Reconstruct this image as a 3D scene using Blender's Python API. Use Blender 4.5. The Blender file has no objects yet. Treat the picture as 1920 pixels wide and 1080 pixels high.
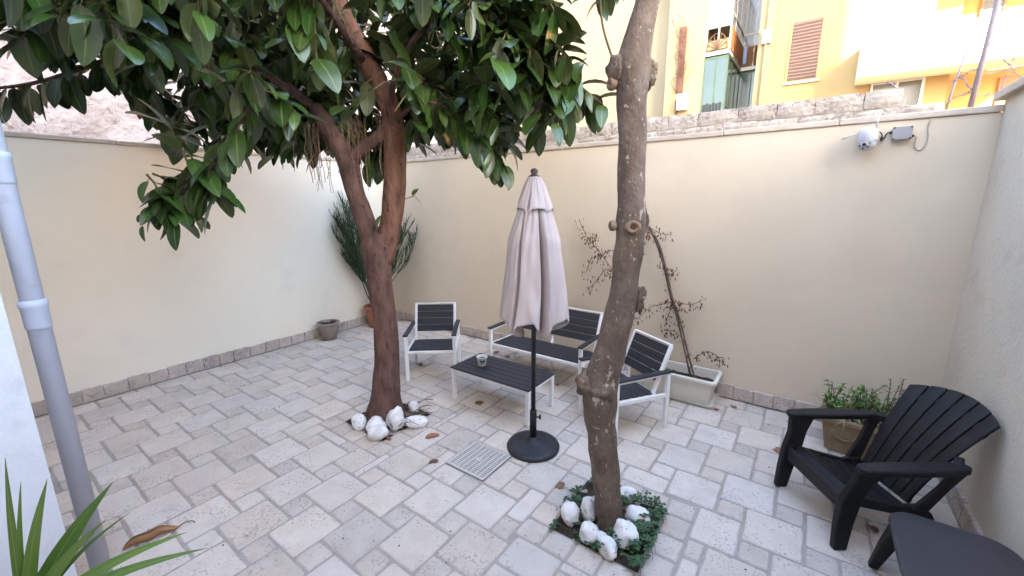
import bpy, math, random
from mathutils import Vector, Matrix, Quaternion, noise

scene = bpy.context.scene
C = scene.collection
rad = math.radians

# ---------------------------------------------------------------- camera
CAM = Vector((6.106, -4.681, 2.10))
YAW, PITCH, ROLL = -0.62272, 0.21049, -0.00689
fw = Vector((math.sin(YAW) * math.cos(PITCH), math.cos(YAW) * math.cos(PITCH), -math.sin(PITCH)))
rt = Vector((math.cos(YAW), -math.sin(YAW), 0))
up = rt.cross(fw)
r2 = rt * math.cos(ROLL) + up * math.sin(ROLL)
u2 = up * math.cos(ROLL) - rt * math.sin(ROLL)
cd = bpy.data.cameras.new('camera')
cd.sensor_fit = 'HORIZONTAL'
cd.sensor_width = 36
cd.lens = 36 * 773.73 / 1920
cd.clip_start, cd.clip_end = 0.02, 3000
co = bpy.data.objects.new('camera', cd)
C.objects.link(co)
co.matrix_world = Matrix(((r2.x, u2.x, -fw.x, CAM.x), (r2.y, u2.y, -fw.y, CAM.y), (r2.z, u2.z, -fw.z, CAM.z), (0, 0, 0, 1)))
scene.camera = co

# ---------------------------------------------------------------- sky, sun, exposure
SUN_EL = rad(28)
SUN_AZ = math.atan(0.84)            # the sun stands behind the camera, to its right
sun_dir = Vector((math.sin(SUN_AZ) * math.cos(SUN_EL), -math.cos(SUN_AZ) * math.cos(SUN_EL), math.sin(SUN_EL)))
w = bpy.data.worlds.new('World')
scene.world = w
w.use_nodes = True
wn = w.node_tree
sky = wn.nodes.new('ShaderNodeTexSky')
sky.sky_type = 'NISHITA'
sky.sun_disc = False
sky.sun_elevation = SUN_EL
sky.sun_rotation = math.pi - SUN_AZ   # measured from +Y, clockwise seen from above
sky.air_density = 1.0
sky.dust_density = 2.6
sky.ozone_density = 0.7
bg = wn.nodes['Background']
bg.inputs['Strength'].default_value = 0.15
wn.links.new(sky.outputs['Color'], bg.inputs['Color'])
sl = bpy.data.lights.new('sun', 'SUN')
sl.energy = 5.0
sl.angle = rad(0.53)
sl.color = (1.0, 0.80, 0.58)
so = bpy.data.objects.new('sun', sl)
C.objects.link(so)
so.rotation_euler = sun_dir.to_track_quat('Z', 'Y').to_euler()
so.location = (12, -30, 20)
vs = scene.view_settings
vs.view_transform = 'Standard'
vs.look = 'None'
vs.gamma = 1
vs.exposure = 3.82
scene.cycles.max_bounces = 8
scene.cycles.diffuse_bounces = 5
scene.cycles.use_denoising = True

random.seed(11)
R = random.random
U = random.uniform

# ---------------------------------------------------------------- materials
def mat(name, cols, scale=4, rough=0.7, bump=0.0, bscale=60, spec=0.4, detail=5, rand=0.0, metal=0.0,
        specks=(), stretch=(1, 1, 1), coat=0.0, bdist=0.01, hue=0.0):
    """Procedural surface: noise between the colours, optional specks (colour, scale, threshold, clump scale), bump."""
    m = bpy.data.materials.new(name)
    m.use_nodes = True
    t = m.node_tree
    N, L = t.nodes, t.links
    b = N['Principled BSDF']
    tc = N.new('ShaderNodeTexCoord')
    oi = N.new('ShaderNodeObjectInfo')
    mp = N.new('ShaderNodeMapping')
    mp.inputs['Scale'].default_value = stretch
    mul = N.new('ShaderNodeVectorMath'); mul.operation = 'SCALE'; mul.inputs[0].default_value = (17, 31, 23)
    L.new(oi.outputs['Random'], mul.inputs['Scale'])
    L.new(mul.outputs[0], mp.inputs['Location'])
    L.new(tc.outputs['Object'], mp.inputs['Vector'])
    V = mp.outputs[0]
    n1 = N.new('ShaderNodeTexNoise'); n1.inputs['Scale'].default_value = scale; n1.inputs['Detail'].default_value = detail
    n1.inputs['Roughness'].default_value = 0.6
    L.new(V, n1.inputs['Vector'])
    cr = N.new('ShaderNodeValToRGB')
    e = cr.color_ramp.elements
    k = len(cols)
    e[0].position, e[0].color = 0.32, (*cols[0], 1)
    e[1].position, e[1].color = 0.68, (*cols[-1], 1)
    for i in range(1, k - 1):
        x = e.new(0.32 + 0.36 * i / (k - 1)); x.color = (*cols[i], 1)
    L.new(n1.outputs['Fac'], cr.inputs[0])
    col = cr.outputs[0]
    for sp in specks:
        (sc, ss, th, cl), soft = sp[:4], (sp[4] if len(sp) > 4 else 0.03)
        n = N.new('ShaderNodeTexNoise'); n.inputs['Scale'].default_value = ss; n.inputs['Detail'].default_value = 3
        L.new(V, n.inputs['Vector'])
        val = n.outputs['Fac']
        if cl:
            n3 = N.new('ShaderNodeTexNoise'); n3.inputs['Scale'].default_value = cl; n3.inputs['Detail'].default_value = 2
            L.new(V, n3.inputs['Vector'])
            ad = N.new('ShaderNodeMath'); ad.operation = 'MULTIPLY_ADD'
            L.new(n3.outputs['Fac'], ad.inputs[0]); ad.inputs[1].default_value = 0.5
            sb = N.new('ShaderNodeMath'); sb.operation = 'SUBTRACT'; L.new(val, sb.inputs[0]); sb.inputs[1].default_value = 0.25
            L.new(sb.outputs[0], ad.inputs[2])
            val = ad.outputs[0]
        rp = N.new('ShaderNodeMapRange'); rp.inputs[1].default_value = th; rp.inputs[2].default_value = th + soft
        L.new(val, rp.inputs[0])
        mx = N.new('ShaderNodeMix'); mx.data_type = 'RGBA'
        L.new(rp.outputs[0], mx.inputs['Factor']); L.new(col, mx.inputs['A']); mx.inputs['B'].default_value = (*sc, 1)
        col = mx.outputs['Result']
    if rand or hue:
        hs = N.new('ShaderNodeHueSaturation')
        mr = N.new('ShaderNodeMapRange'); mr.inputs[3].default_value = 1 - rand; mr.inputs[4].default_value = 1 + rand
        L.new(oi.outputs['Random'], mr.inputs[0]); L.new(mr.outputs[0], hs.inputs['Value'])
        if hue:
            m2 = N.new('ShaderNodeMath'); m2.operation = 'MULTIPLY'; m2.inputs[1].default_value = 7.31
            fr = N.new('ShaderNodeMath'); fr.operation = 'FRACT'
            L.new(oi.outputs['Random'], m2.inputs[0]); L.new(m2.outputs[0], fr.inputs[0])
            m3 = N.new('ShaderNodeMapRange'); m3.inputs[3].default_value = 1 - hue; m3.inputs[4].default_value = 1 + hue
            L.new(fr.outputs[0], m3.inputs[0]); L.new(m3.outputs[0], hs.inputs['Saturation'])
        L.new(col, hs.inputs['Color'])
        col = hs.outputs[0]
    L.new(col, b.inputs['Base Color'])
    b.inputs['Roughness'].default_value = rough
    b.inputs['Specular IOR Level'].default_value = spec
    b.inputs['Metallic'].default_value = metal
    b.inputs['Coat Weight'].default_value = coat
    if bump:
        n2 = N.new('ShaderNodeTexNoise'); n2.inputs['Scale'].default_value = bscale; n2.inputs['Detail'].default_value = 6
        L.new(V, n2.inputs['Vector'])
        bp = N.new('ShaderNodeBump'); bp.inputs['Strength'].default_value = bump; bp.inputs['Distance'].default_value = bdist
        L.new(n2.outputs['Fac'], bp.inputs['Height']); L.new(bp.outputs[0], b.inputs['Normal'])
    return m

def leaf_mat(name, front, back, rib, rough=0.3, var=0.35):
    """Leaf: a pale midrib along the UV centre line, a duller underside, shade differing leaf by leaf."""
    m = bpy.data.materials.new(name)
    m.use_nodes = True
    t = m.node_tree
    N, L = t.nodes, t.links
    b = N['Principled BSDF']
    uv = N.new('ShaderNodeUVMap'); uv.uv_map = 'UVMap'
    sx = N.new('ShaderNodeSeparateXYZ'); L.new(uv.outputs[0], sx.inputs[0])
    d = N.new('ShaderNodeMath'); d.operation = 'SUBTRACT'; d.inputs[1].default_value = 0.5; L.new(sx.outputs[0], d.inputs[0])
    a = N.new('ShaderNodeMath'); a.operation = 'ABSOLUTE'; L.new(d.outputs[0], a.inputs[0])
    rp = N.new('ShaderNodeMapRange'); rp.inputs[1].default_value = 0.012; rp.inputs[2].default_value = 0.05
    rp.inputs[3].default_value = 0.8; rp.inputs[4].default_value = 0.0; L.new(a.outputs[0], rp.inputs[0])
    ge = N.new('ShaderNodeNewGeometry')
    m1 = N.new('ShaderNodeMix'); m1.data_type = 'RGBA'; L.new(ge.outputs['Backfacing'], m1.inputs['Factor'])
    m1.inputs['A'].default_value = (*front, 1); m1.inputs['B'].default_value = (*back, 1)
    at = N.new('ShaderNodeAttribute'); at.attribute_name = 'var'
    oi = N.new('ShaderNodeObjectInfo')
    ad = N.new('ShaderNodeMath'); ad.operation = 'ADD'; L.new(at.outputs['Fac'], ad.inputs[0]); L.new(oi.outputs['Random'], ad.inputs[1])
    fr = N.new('ShaderNodeMath'); fr.operation = 'FRACT'; L.new(ad.outputs[0], fr.inputs[0])
    hs = N.new('ShaderNodeHueSaturation')
    mr = N.new('ShaderNodeMapRange'); mr.inputs[3].default_value = 1 - var; mr.inputs[4].default_value = 1 + var * 1.6
    L.new(fr.outputs[0], mr.inputs[0]); L.new(mr.outputs[0], hs.inputs['Value'])
    m5 = N.new('ShaderNodeMath'); m5.operation = 'MULTIPLY'; m5.inputs[1].default_value = 5.7; L.new(fr.outputs[0], m5.inputs[0])
    f5 = N.new('ShaderNodeMath'); f5.operation = 'FRACT'; L.new(m5.outputs[0], f5.inputs[0])
    h5 = N.new('ShaderNodeMapRange'); h5.inputs[3].default_value = 0.475; h5.inputs[4].default_value = 0.515
    L.new(f5.outputs[0], h5.inputs[0]); L.new(h5.outputs[0], hs.inputs['Hue'])
    L.new(m1.outputs['Result'], hs.inputs['Color'])
    m2 = N.new('ShaderNodeMix'); m2.data_type = 'RGBA'; L.new(rp.outputs[0], m2.inputs['Factor'])
    L.new(hs.outputs[0], m2.inputs['A']); m2.inputs['B'].default_value = (*rib, 1)
    L.new(m2.outputs['Result'], b.inputs['Base Color'])
    b.inputs['Roughness'].default_value = rough
    b.inputs['Specular IOR Level'].default_value = 0.5
    return m

M = {}
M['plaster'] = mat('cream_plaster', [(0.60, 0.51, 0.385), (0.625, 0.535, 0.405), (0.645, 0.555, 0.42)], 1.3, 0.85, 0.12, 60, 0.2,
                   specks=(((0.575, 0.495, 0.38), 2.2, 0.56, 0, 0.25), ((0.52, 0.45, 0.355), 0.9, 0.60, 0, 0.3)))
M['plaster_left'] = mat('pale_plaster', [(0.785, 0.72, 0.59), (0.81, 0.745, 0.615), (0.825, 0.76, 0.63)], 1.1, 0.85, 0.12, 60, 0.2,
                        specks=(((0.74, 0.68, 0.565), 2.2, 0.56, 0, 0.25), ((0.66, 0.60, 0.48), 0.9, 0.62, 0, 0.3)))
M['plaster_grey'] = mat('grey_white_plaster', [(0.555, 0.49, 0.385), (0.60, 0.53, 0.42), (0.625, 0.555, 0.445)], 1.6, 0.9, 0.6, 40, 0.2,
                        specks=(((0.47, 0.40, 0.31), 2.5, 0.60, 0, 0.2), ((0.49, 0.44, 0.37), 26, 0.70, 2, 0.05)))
M['white_wall'] = mat('white_house_paint', [(0.64, 0.64, 0.63), (0.70, 0.70, 0.69)], 2, 0.85, 0.3, 60, 0.2, specks=(((0.58, 0.575, 0.56), 6, 0.60, 0, 0.2),))
M['coping'] = mat('limestone_coping', [(0.44, 0.375, 0.30), (0.53, 0.46, 0.375)], 9, 0.85, 0.4, 60, 0.2, rand=0.06)
M['slab'] = mat('tumbled_stone_slab', [(0.525, 0.457, 0.385), (0.57, 0.50, 0.427), (0.61, 0.54, 0.465)], 7, 0.8, 0.7, 55, 0.25, rand=0.06, hue=0.15,
                specks=(((0.50, 0.45, 0.40), 3.5, 0.55, 0, 0.2), ((0.42, 0.365, 0.31), 60, 0.62, 5), ((0.05, 0.042, 0.038), 30, 0.735, 0)), bdist=0.006)
M['sett'] = mat('tumbled_stone_sett', [(0.46, 0.398, 0.333), (0.51, 0.443, 0.375), (0.55, 0.483, 0.412)], 8, 0.8, 0.7, 55, 0.25, rand=0.06, hue=0.12,
                specks=(((0.37, 0.315, 0.265), 60, 0.62, 5), ((0.05, 0.042, 0.038), 30, 0.735, 0)), bdist=0.006)
M['joint'] = mat('grey_mortar', [(0.33, 0.29, 0.25), (0.40, 0.355, 0.31)], 14, 0.95, 0.6, 120, 0.1)
M['skirt'] = mat('stone_skirting', [(0.40, 0.335, 0.29), (0.47, 0.40, 0.35), (0.52, 0.445, 0.39)], 9, 0.85, 0.6, 60, 0.2, rand=0.08,
                 specks=(((0.26, 0.22, 0.19), 70, 0.60, 6),), bdist=0.006)
M['rubble'] = mat('weathered_limestone', [(0.33, 0.28, 0.23), (0.42, 0.365, 0.31), (0.48, 0.425, 0.37)], 9, 0.95, 0.6, 30, 0.1, rand=0.08,
                  specks=(((0.25, 0.225, 0.20), 34, 0.615, 6), ((0.30, 0.20, 0.145), 12, 0.64, 0)), bdist=0.02)
M['mortar'] = mat('pink_lime_mortar', [(0.40, 0.335, 0.28), (0.47, 0.40, 0.34)], 12, 0.95, 0.8, 40, 0.1)
M['rock_face'] = mat('rough_pinkish_stone_render', [(0.34, 0.285, 0.255), (0.40, 0.345, 0.315), (0.44, 0.385, 0.355)], 2.2, 0.95, 1.0, 9, 0.1,
                     specks=(((0.28, 0.235, 0.21), 14, 0.64, 2),), bdist=0.06)
M['soil'] = mat('dark_soil', [(0.035, 0.027, 0.02), (0.075, 0.055, 0.04)], 18, 1.0, 1.0, 60, 0.1, bdist=0.02)
M['ground'] = mat('dry_earth', [(0.16, 0.13, 0.09), (0.24, 0.20, 0.15)], 0.6, 1.0, 0.3, 8, 0.1)
M['bark_red'] = mat('reddish_brown_bark', [(0.062, 0.034, 0.027), (0.115, 0.064, 0.05), (0.165, 0.096, 0.074)], 11, 0.85, 1.0, 34, 0.2, stretch=(1, 1, 0.4), detail=9,
                    specks=(((0.42, 0.37, 0.32), 16, 0.735, 0), ((0.06, 0.035, 0.028), 30, 0.64, 0)), bdist=0.02)
M['bark_limb'] = mat('orange_brown_bark', [(0.085, 0.04, 0.026), (0.155, 0.076, 0.05), (0.21, 0.11, 0.075)], 11, 0.85, 1.0, 34, 0.2, stretch=(1, 1, 0.4), detail=9,
                     specks=(((0.06, 0.032, 0.024), 30, 0.66, 0),), bdist=0.02)
M['bark_grey'] = mat('grey_brown_bark_with_lichen', [(0.09, 0.064, 0.046), (0.135, 0.099, 0.073), (0.185, 0.142, 0.11)], 9, 0.85, 0.75, 42, 0.2, stretch=(1, 1, 0.6), detail=9,
                     specks=(((0.34, 0.285, 0.23), 48, 0.665, 0), ((0.36, 0.31, 0.25), 26, 0.69, 4)), bdist=0.02)
M['cut'] = mat('healed_branch_scar', [(0.16, 0.10, 0.065), (0.27, 0.19, 0.13)], 20, 0.85, 0.8, 40, 0.2)
M['root'] = mat('aerial_root', [(0.17, 0.10, 0.06), (0.26, 0.16, 0.10)], 20, 0.8)
M['twig'] = mat('green_brown_twig', [(0.10, 0.07, 0.035), (0.13, 0.12, 0.05)], 10, 0.7)
M['leaf'] = leaf_mat('rubber_tree_leaf', (0.030, 0.062, 0.012), (0.052, 0.072, 0.022), (0.13, 0.18, 0.05), 0.28)
M['leaf_young'] = leaf_mat('young_leaf', (0.12, 0.20, 0.03), (0.14, 0.20, 0.05), (0.30, 0.38, 0.12), 0.3, 0.2)
M['brown_leaf'] = leaf_mat('fallen_leaf', (0.20, 0.085, 0.035), (0.26, 0.13, 0.06), (0.30, 0.17, 0.08), 0.6, 0.3)
M['dry'] = leaf_mat('withered_leaf', (0.10, 0.042, 0.03), (0.15, 0.075, 0.05), (0.14, 0.06, 0.045), 0.8, 0.5)
M['blade'] = leaf_mat('yucca_blade', (0.10, 0.20, 0.035), (0.13, 0.22, 0.06), (0.24, 0.33, 0.10), 0.4, 0.25)
M['clover'] = leaf_mat('clover_leaf', (0.020, 0.055, 0.014), (0.035, 0.07, 0.02), (0.03, 0.075, 0.02), 0.6, 0.45)
M['herb'] = leaf_mat('herb_leaf', (0.085, 0.17, 0.035), (0.10, 0.18, 0.05), (0.13, 0.22, 0.06), 0.6, 0.4)
M['drygrass'] = leaf_mat('dry_grass', (0.24, 0.19, 0.09), (0.22, 0.17, 0.09), (0.28, 0.23, 0.12), 0.8, 0.4)
M['broom'] = mat('dark_green_stems', [(0.025, 0.05, 0.02), (0.06, 0.095, 0.04)], 6, 0.7)
M['white_metal'] = mat('white_powder_coat', [(0.72, 0.71, 0.69), (0.78, 0.77, 0.75)], 5, 0.4, 0, 60, 0.4)
M['slat'] = mat('charcoal_wood_plastic', [(0.018, 0.018, 0.022), (0.034, 0.034, 0.04)], 9, 0.55, 0.25, 140, 0.35, stretch=(0.25, 4, 4))
M['plastic'] = mat('dark_moulded_plastic', [(0.0065, 0.0055, 0.0065), (0.010, 0.009, 0.010)], 3, 0.5, 0.12, 300, 0.3, specks=(((0.017, 0.016, 0.016), 7, 0.56, 0, 0.2), ((0.05, 0.047, 0.045), 60, 0.73, 0, 0.05)))
M['plastic_top'] = mat('grey_brown_plastic', [(0.040, 0.034, 0.036), (0.050, 0.043, 0.045)], 3, 0.5, 0.15, 260, 0.35, specks=(((0.2, 0.19, 0.2), 22, 0.765, 0),))
M['canvas'] = mat('mauve_taupe_canvas', [(0.44, 0.375, 0.35), (0.495, 0.425, 0.40)], 3, 0.9, 0.2, 400, 0.15)
M['black_metal'] = mat('black_paint', [(0.012, 0.013, 0.016), (0.022, 0.023, 0.027)], 6, 0.5, 0.2, 60, 0.4)
M['finial'] = mat('dark_brown_plastic', [(0.05, 0.04, 0.04), (0.07, 0.06, 0.06)], 6, 0.4)
M['pipe'] = mat('pale_grey_drainpipe', [(0.42, 0.435, 0.49), (0.48, 0.495, 0.55)], 2, 0.5, 0.05, 50, 0.4, specks=(((0.36, 0.365, 0.40), 7, 0.60, 0, 0.15),))
M['white_stone'] = mat('whitewashed_stone', [(0.66, 0.65, 0.63), (0.76, 0.755, 0.74)], 6, 0.85, 0.5, 18, 0.2, specks=(((0.50, 0.47, 0.43), 5, 0.58, 0, 0.15), ((0.40, 0.37, 0.33), 30, 0.66, 4)), bdist=0.02)
M['taupe_pot'] = mat('taupe_plastic_pot', [(0.24, 0.195, 0.165), (0.30, 0.25, 0.215)], 4, 0.6)
M['terracotta'] = mat('terracotta', [(0.30, 0.11, 0.065), (0.38, 0.155, 0.09)], 6, 0.75, 0.2, 60)
M['sandstone_pot'] = mat('tan_cast_planter', [(0.20, 0.14, 0.08), (0.29, 0.21, 0.125)], 6, 0.9, 0.6, 40, 0.15)
M['cream_plastic'] = mat('cream_plastic', [(0.60, 0.57, 0.49), (0.67, 0.645, 0.57)], 3, 0.5, 0.05, 60, 0.4)
M['cup'] = mat('white_cup', [(0.70, 0.69, 0.62), (0.75, 0.74, 0.67)], 4, 0.45)
M['ink'] = mat('black_print', [(0.012, 0.012, 0.012), (0.02, 0.02, 0.02)], 4, 0.5)
M['grate'] = mat('grey_beige_grating', [(0.50, 0.465, 0.42), (0.57, 0.53, 0.48)], 10, 0.6, 0.2, 90)
M['drain_shade'] = mat('painted_drain_shade', [(0.03, 0.03, 0.03), (0.05, 0.05, 0.05)], 5, 1.0)
M['cam_white'] = mat('white_camera_shell', [(0.47, 0.47, 0.48), (0.51, 0.51, 0.52)], 4, 0.35)
M['box_grey'] = mat('grey_junction_box', [(0.27, 0.265, 0.27), (0.30, 0.295, 0.30)], 4, 0.5)
M['cable'] = mat('dusty_cable', [(0.34, 0.31, 0.26), (0.40, 0.37, 0.31)], 6, 0.6)
M['lens'] = mat('dark_lens', [(0.006, 0.006, 0.008), (0.012, 0.012, 0.014)], 4, 0.12, spec=0.6)
M['yellow'] = mat('yellow_house_render', [(0.335, 0.235, 0.105), (0.365, 0.26, 0.12)], 0.7, 0.9, 0.2, 20, 0.15)
M['pale_yellow'] = mat('pale_yellow_render', [(0.31, 0.245, 0.13), (0.34, 0.27, 0.15)], 0.7, 0.9, 0.2, 20, 0.15)
M['beige_far'] = mat('greenish_beige_render', [(0.24, 0.205, 0.135), (0.27, 0.23, 0.155)], 0.5, 0.9, 0.2, 20, 0.15)
M['orange'] = mat('orange_render', [(0.42, 0.22, 0.075), (0.46, 0.25, 0.09)], 0.7, 0.9, 0.2, 20, 0.15)
M['balcony_white'] = mat('off_white_balcony', [(0.60, 0.56, 0.49), (0.65, 0.61, 0.54)], 0.8, 0.85)
M['shutter'] = mat('brown_roller_shutter', [(0.115, 0.07, 0.053), (0.145, 0.09, 0.068)], 2, 0.6, stretch=(0.2, 1, 8))
M['green_frame'] = mat('green_metal_frame', [(0.055, 0.10, 0.05), (0.08, 0.125, 0.065)], 3, 0.5)
M['green_glass'] = mat('dusty_green_glass', [(0.030, 0.055, 0.042), (0.045, 0.075, 0.058)], 1.2, 0.15, spec=0.6)
M['clear_glass'] = mat('grey_window_glass', [(0.10, 0.105, 0.10), (0.17, 0.17, 0.155)], 1.5, 0.12, spec=0.6)
M['rust'] = mat('rusty_iron', [(0.11, 0.05, 0.03), (0.16, 0.08, 0.055)], 9, 0.8, 0.4, 60)
M['orange_panel'] = mat('orange_balcony_panel', [(0.34, 0.13, 0.045), (0.40, 0.17, 0.06)], 2, 0.7)
M['curtain'] = mat('striped_curtain_dark', [(0.30, 0.31, 0.34), (0.36, 0.37, 0.40)], 2, 0.8)
M['aluminium'] = mat('aluminium_frame', [(0.55, 0.55, 0.55), (0.62, 0.62, 0.62)], 3, 0.4)
M['brick_far'] = mat('brown_door', [(0.22, 0.11, 0.06), (0.27, 0.14, 0.08)], 2, 0.7)
M['roof'] = mat('flat_roof', [(0.25, 0.23, 0.21), (0.32, 0.30, 0.27)], 1, 0.9)
M['cloth_blue'] = mat('blue_laundry', [(0.25, 0.33, 0.55), (0.30, 0.38, 0.60)], 3, 0.9)
M['dark_crumbs'] = mat('dark_crumbs', [(0.05, 0.03, 0.02), (0.11, 0.06, 0.035)], 20, 0.9)
M['fence'] = mat('greyed_steel_post', [(0.23, 0.19, 0.19), (0.30, 0.25, 0.25)], 6, 0.7, 0.2, 50)

# ---------------------------------------------------------------- mesh helpers
class MB:
    def __init__(s):
        s.v, s.f, s.uv, s.var = [], [], [], []
        s.hasuv = False
    def add(s, vs, fs, uv=None, var=0.0):
        o = len(s.v)
        s.v += [tuple(x) for x in vs]
        s.f += [tuple(i + o for i in q) for q in fs]
        if uv: s.hasuv = True
        s.uv += uv if uv else [(0.3, 0.3)] * len(vs)
        s.var += [var] * len(vs)
        return s
    def box(s, x0, x1, y0, y1, z0, z1, T=None):
        vs = [Vector((x, y, z)) for z in (z0, z1) for y in (y0, y1) for x in (x0, x1)]
        if T is not None: vs = [T @ q for q in vs]
        return s.add(vs, [(0, 2, 3, 1), (4, 5, 7, 6), (0, 1, 5, 4), (1, 3, 7, 5), (3, 2, 6, 7), (2, 0, 4, 6)])
    def bar(s, a, b, w, h=None, upv=(0, 0, 1)):
        """square bar from a to b"""
        a, b = Vector(a), Vector(b)
        h = h or w
        d = (b - a).normalized()
        x = d.cross(Vector(upv))
        if x.length < 1e-4: x = d.cross(Vector((0, 1, 0)))
        x.normalize(); y = x.cross(d)
        vs = [p + x * sx * w / 2 + y * sy * h / 2 for p in (a, b) for sx, sy in ((-1, -1), (1, -1), (1, 1), (-1, 1))]
        return s.add(vs, [(0, 1, 2, 3), (7, 6, 5, 4), (0, 4, 5, 1), (1, 5, 6, 2), (2, 6, 7, 3), (3, 7, 4, 0)])
    def tube(s, pts, radii, n=8, jit=0.0, freq=6, caps=True):
        pts = [Vector(p) for p in pts]
        if not hasattr(radii, '__len__'): radii = [radii] * len(pts)
        vs, fs = [], []
        px = None
        for i, p in enumerate(pts):
            d = (pts[min(i + 1, len(pts) - 1)] - pts[max(i - 1, 0)]).normalized()
            if px is None:
                px = d.cross(Vector((0, 1, 0)))
                if px.length < 0.1: px = d.cross(Vector((1, 0, 0)))
            px = (px - d * px.dot(d)).normalized()
            py = d.cross(px)
            for k in range(n):
                a = 2 * math.pi * k / n
                q = px * math.cos(a) + py * math.sin(a)
                rr = radii[i]
                if jit: rr *= 1 + jit * noise.noise((p + q * radii[i]) * freq)
                vs.append(p + q * rr)
        for i in range(len(pts) - 1):
            for k in range(n):
                fs.append((i * n + k, i * n + (k + 1) % n, (i + 1) * n + (k + 1) % n, (i + 1) * n + k))
        if caps:
            fs.append(tuple(range(n - 1, -1, -1)))
            fs.append(tuple(range((len(pts) - 1) * n, len(pts) * n)))
        return s.add(vs, fs)
    def lathe(s, prof, n=24, c=(0, 0, 0), T=None):
        vs, fs = [], []
        for (r, z) in prof:
            for k in range(n):
                a = 2 * math.pi * k / n
                q = Vector((r * math.cos(a), r * math.sin(a), z))
                if T is not None: q = T @ q
                vs.append(q + Vector(c))
        for i in range(len(prof) - 1):
            for k in range(n):
                fs.append((i * n + k, i * n + (k + 1) % n, (i + 1) * n + (k + 1) % n, (i + 1) * n + k))
        fs.append(tuple(range(n - 1, -1, -1)))
        fs.append(tuple(range((len(prof) - 1) * n, len(prof) * n)))
        return s.add(vs, fs)
    def prism(s, poly, z0, z1, T=None):
        n = len(poly)
        vs = [Vector((x, y, z0)) for x, y in poly] + [Vector((x, y, z1)) for x, y in poly]
        if T is not None: vs = [T @ q for q in vs]
        return s.add(vs, [tuple(range(n - 1, -1, -1)), tuple(range(n, 2 * n))] + [(i, (i + 1) % n, n + (i + 1) % n, n + i) for i in range(n)])
    def mesh(s, name, smooth=False):
        me = bpy.data.meshes.new(name)
        me.from_pydata(s.v, [], s.f)
        if s.hasuv:
            ul = me.uv_layers.new(name='UVMap')
            idx = [0] * len(me.loops)
            me.loops.foreach_get('vertex_index', idx)
            flat = []
            for i in idx: flat += s.uv[i]
            ul.data.foreach_set('uv', flat)
            at = me.attributes.new('var', 'FLOAT', 'POINT')
            at.data.foreach_set('value', s.var)
        if smooth: me.polygons.foreach_set('use_smooth', [True] * len(me.polygons))
        me.update()
        return me
    def build(s, name, m, parent=None, smooth=False, loc=None, bevel=0, seg=2):
        me = s.mesh(name, smooth)
        me.materials.append(M[m])
        o = link(name, me, parent, loc)
        if bevel:
            b = o.modifiers.new('bevel', 'BEVEL'); b.width = bevel; b.segments = seg; b.limit_method = 'ANGLE'; b.angle_limit = rad(35)
        return o

def link(name, data, parent=None, loc=None):
    o = bpy.data.objects.new(name, data)
    C.objects.link(o)
    if parent: o.parent = parent
    if loc is not None: o.location = loc
    return o

def tag(o, label, cat, group=None):
    o['label'] = label; o['category'] = cat
    if group: o['group'] = group
    return o

def thing(name, label, cat, loc=(0, 0, 0), rotz=0.0, group=None):
    o = link(name, None, None, loc)
    o.rotation_euler = (0, 0, rotz)
    o.empty_display_size = 0.1
    return tag(o, label, cat, group)

def struct(o):
    o['kind'] = 'structure'
    return o

def blob(r, seed, amp=0.25, freq=1.5, n=10, m=14):
    """rounded uneven boulder, radii r"""
    b = MB()
    vs, fs = [], []
    off = Vector((seed * 3.7, seed * 1.3, seed * 2.1))
    for i in range(n + 1):
        th = math.pi * i / n
        for k in range(m):
            ph = 2 * math.pi * k / m
            d = Vector((math.sin(th) * math.cos(ph), math.sin(th) * math.sin(ph), math.cos(th)))
            q = 1 + amp * noise.noise(d * freq + off) + amp * 0.4 * noise.noise(d * freq * 2.7 + off)
            vs.append(Vector((d.x * r[0] * q, d.y * r[1] * q, d.z * r[2] * q)))
    for i in range(n):
        for k in range(m):
            fs.append((i * m + k, (i + 1) * m + k, (i + 1) * m + (k + 1) % m, i * m + (k + 1) % m))
    return b.add(vs, fs)

def smoothpath(pts, k=4):
    """Catmull-Rom through the points"""
    P = [Vector(p) for p in pts]
    P = [P[0] * 2 - P[1]] + P + [P[-1] * 2 - P[-2]]
    out = []
    for i in range(1, len(P) - 2):
        for j in range(k):
            t = j / k
            a, b, c, d = P[i - 1], P[i], P[i + 1], P[i + 2]
            out.append(0.5 * ((2 * b) + (c - a) * t + (2 * a - 5 * b + 4 * c - d) * t * t + (3 * b - a - 3 * c + d) * t ** 3))
    out.append(P[-2])
    return out

def interp(vals, k):
    out = []
    for i in range(len(vals) - 1):
        for j in range(k): out.append(vals[i] + (vals[i + 1] - vals[i]) * j / k)
    return out + [vals[-1]]
# ================================================================ the setting
W, H = 7.15, 2.70
g = MB(); g.add([(-900, -900, -0.03), (900, -900, -0.03), (900, 900, -0.03), (-900, 900, -0.03)], [(0, 1, 2, 3)])
struct(g.build('ground', 'ground'))

# ---- paving: squares of two sizes laid in a pinwheel pattern, cut at the walls, the pits and the drain
pav = MB(); pav.box(0.0, W, -5.58, 0.0, -0.028, -0.007)
paving = struct(pav.build('paving', 'joint'))
A_, B_ = 0.334, 0.172
OX, OY = 3.969, -3.083
PIT1 = (2.64, 3.22, -2.66, -2.08)
PIT2 = (4.95, 5.53, -2.66, -2.09)
GRATE = (3.90, 4.30, -2.565, -2.18)
ring = 0.172
HOLES = [(PIT1[0] - ring, PIT1[1] + ring, PIT1[2] - ring, PIT1[3] + ring), (PIT2[0] - ring, PIT2[1] + ring, PIT2[2] - ring, PIT2[3] + ring), GRATE]
LIM = (0.02, W - 0.02, -5.55, -0.02)

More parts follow.
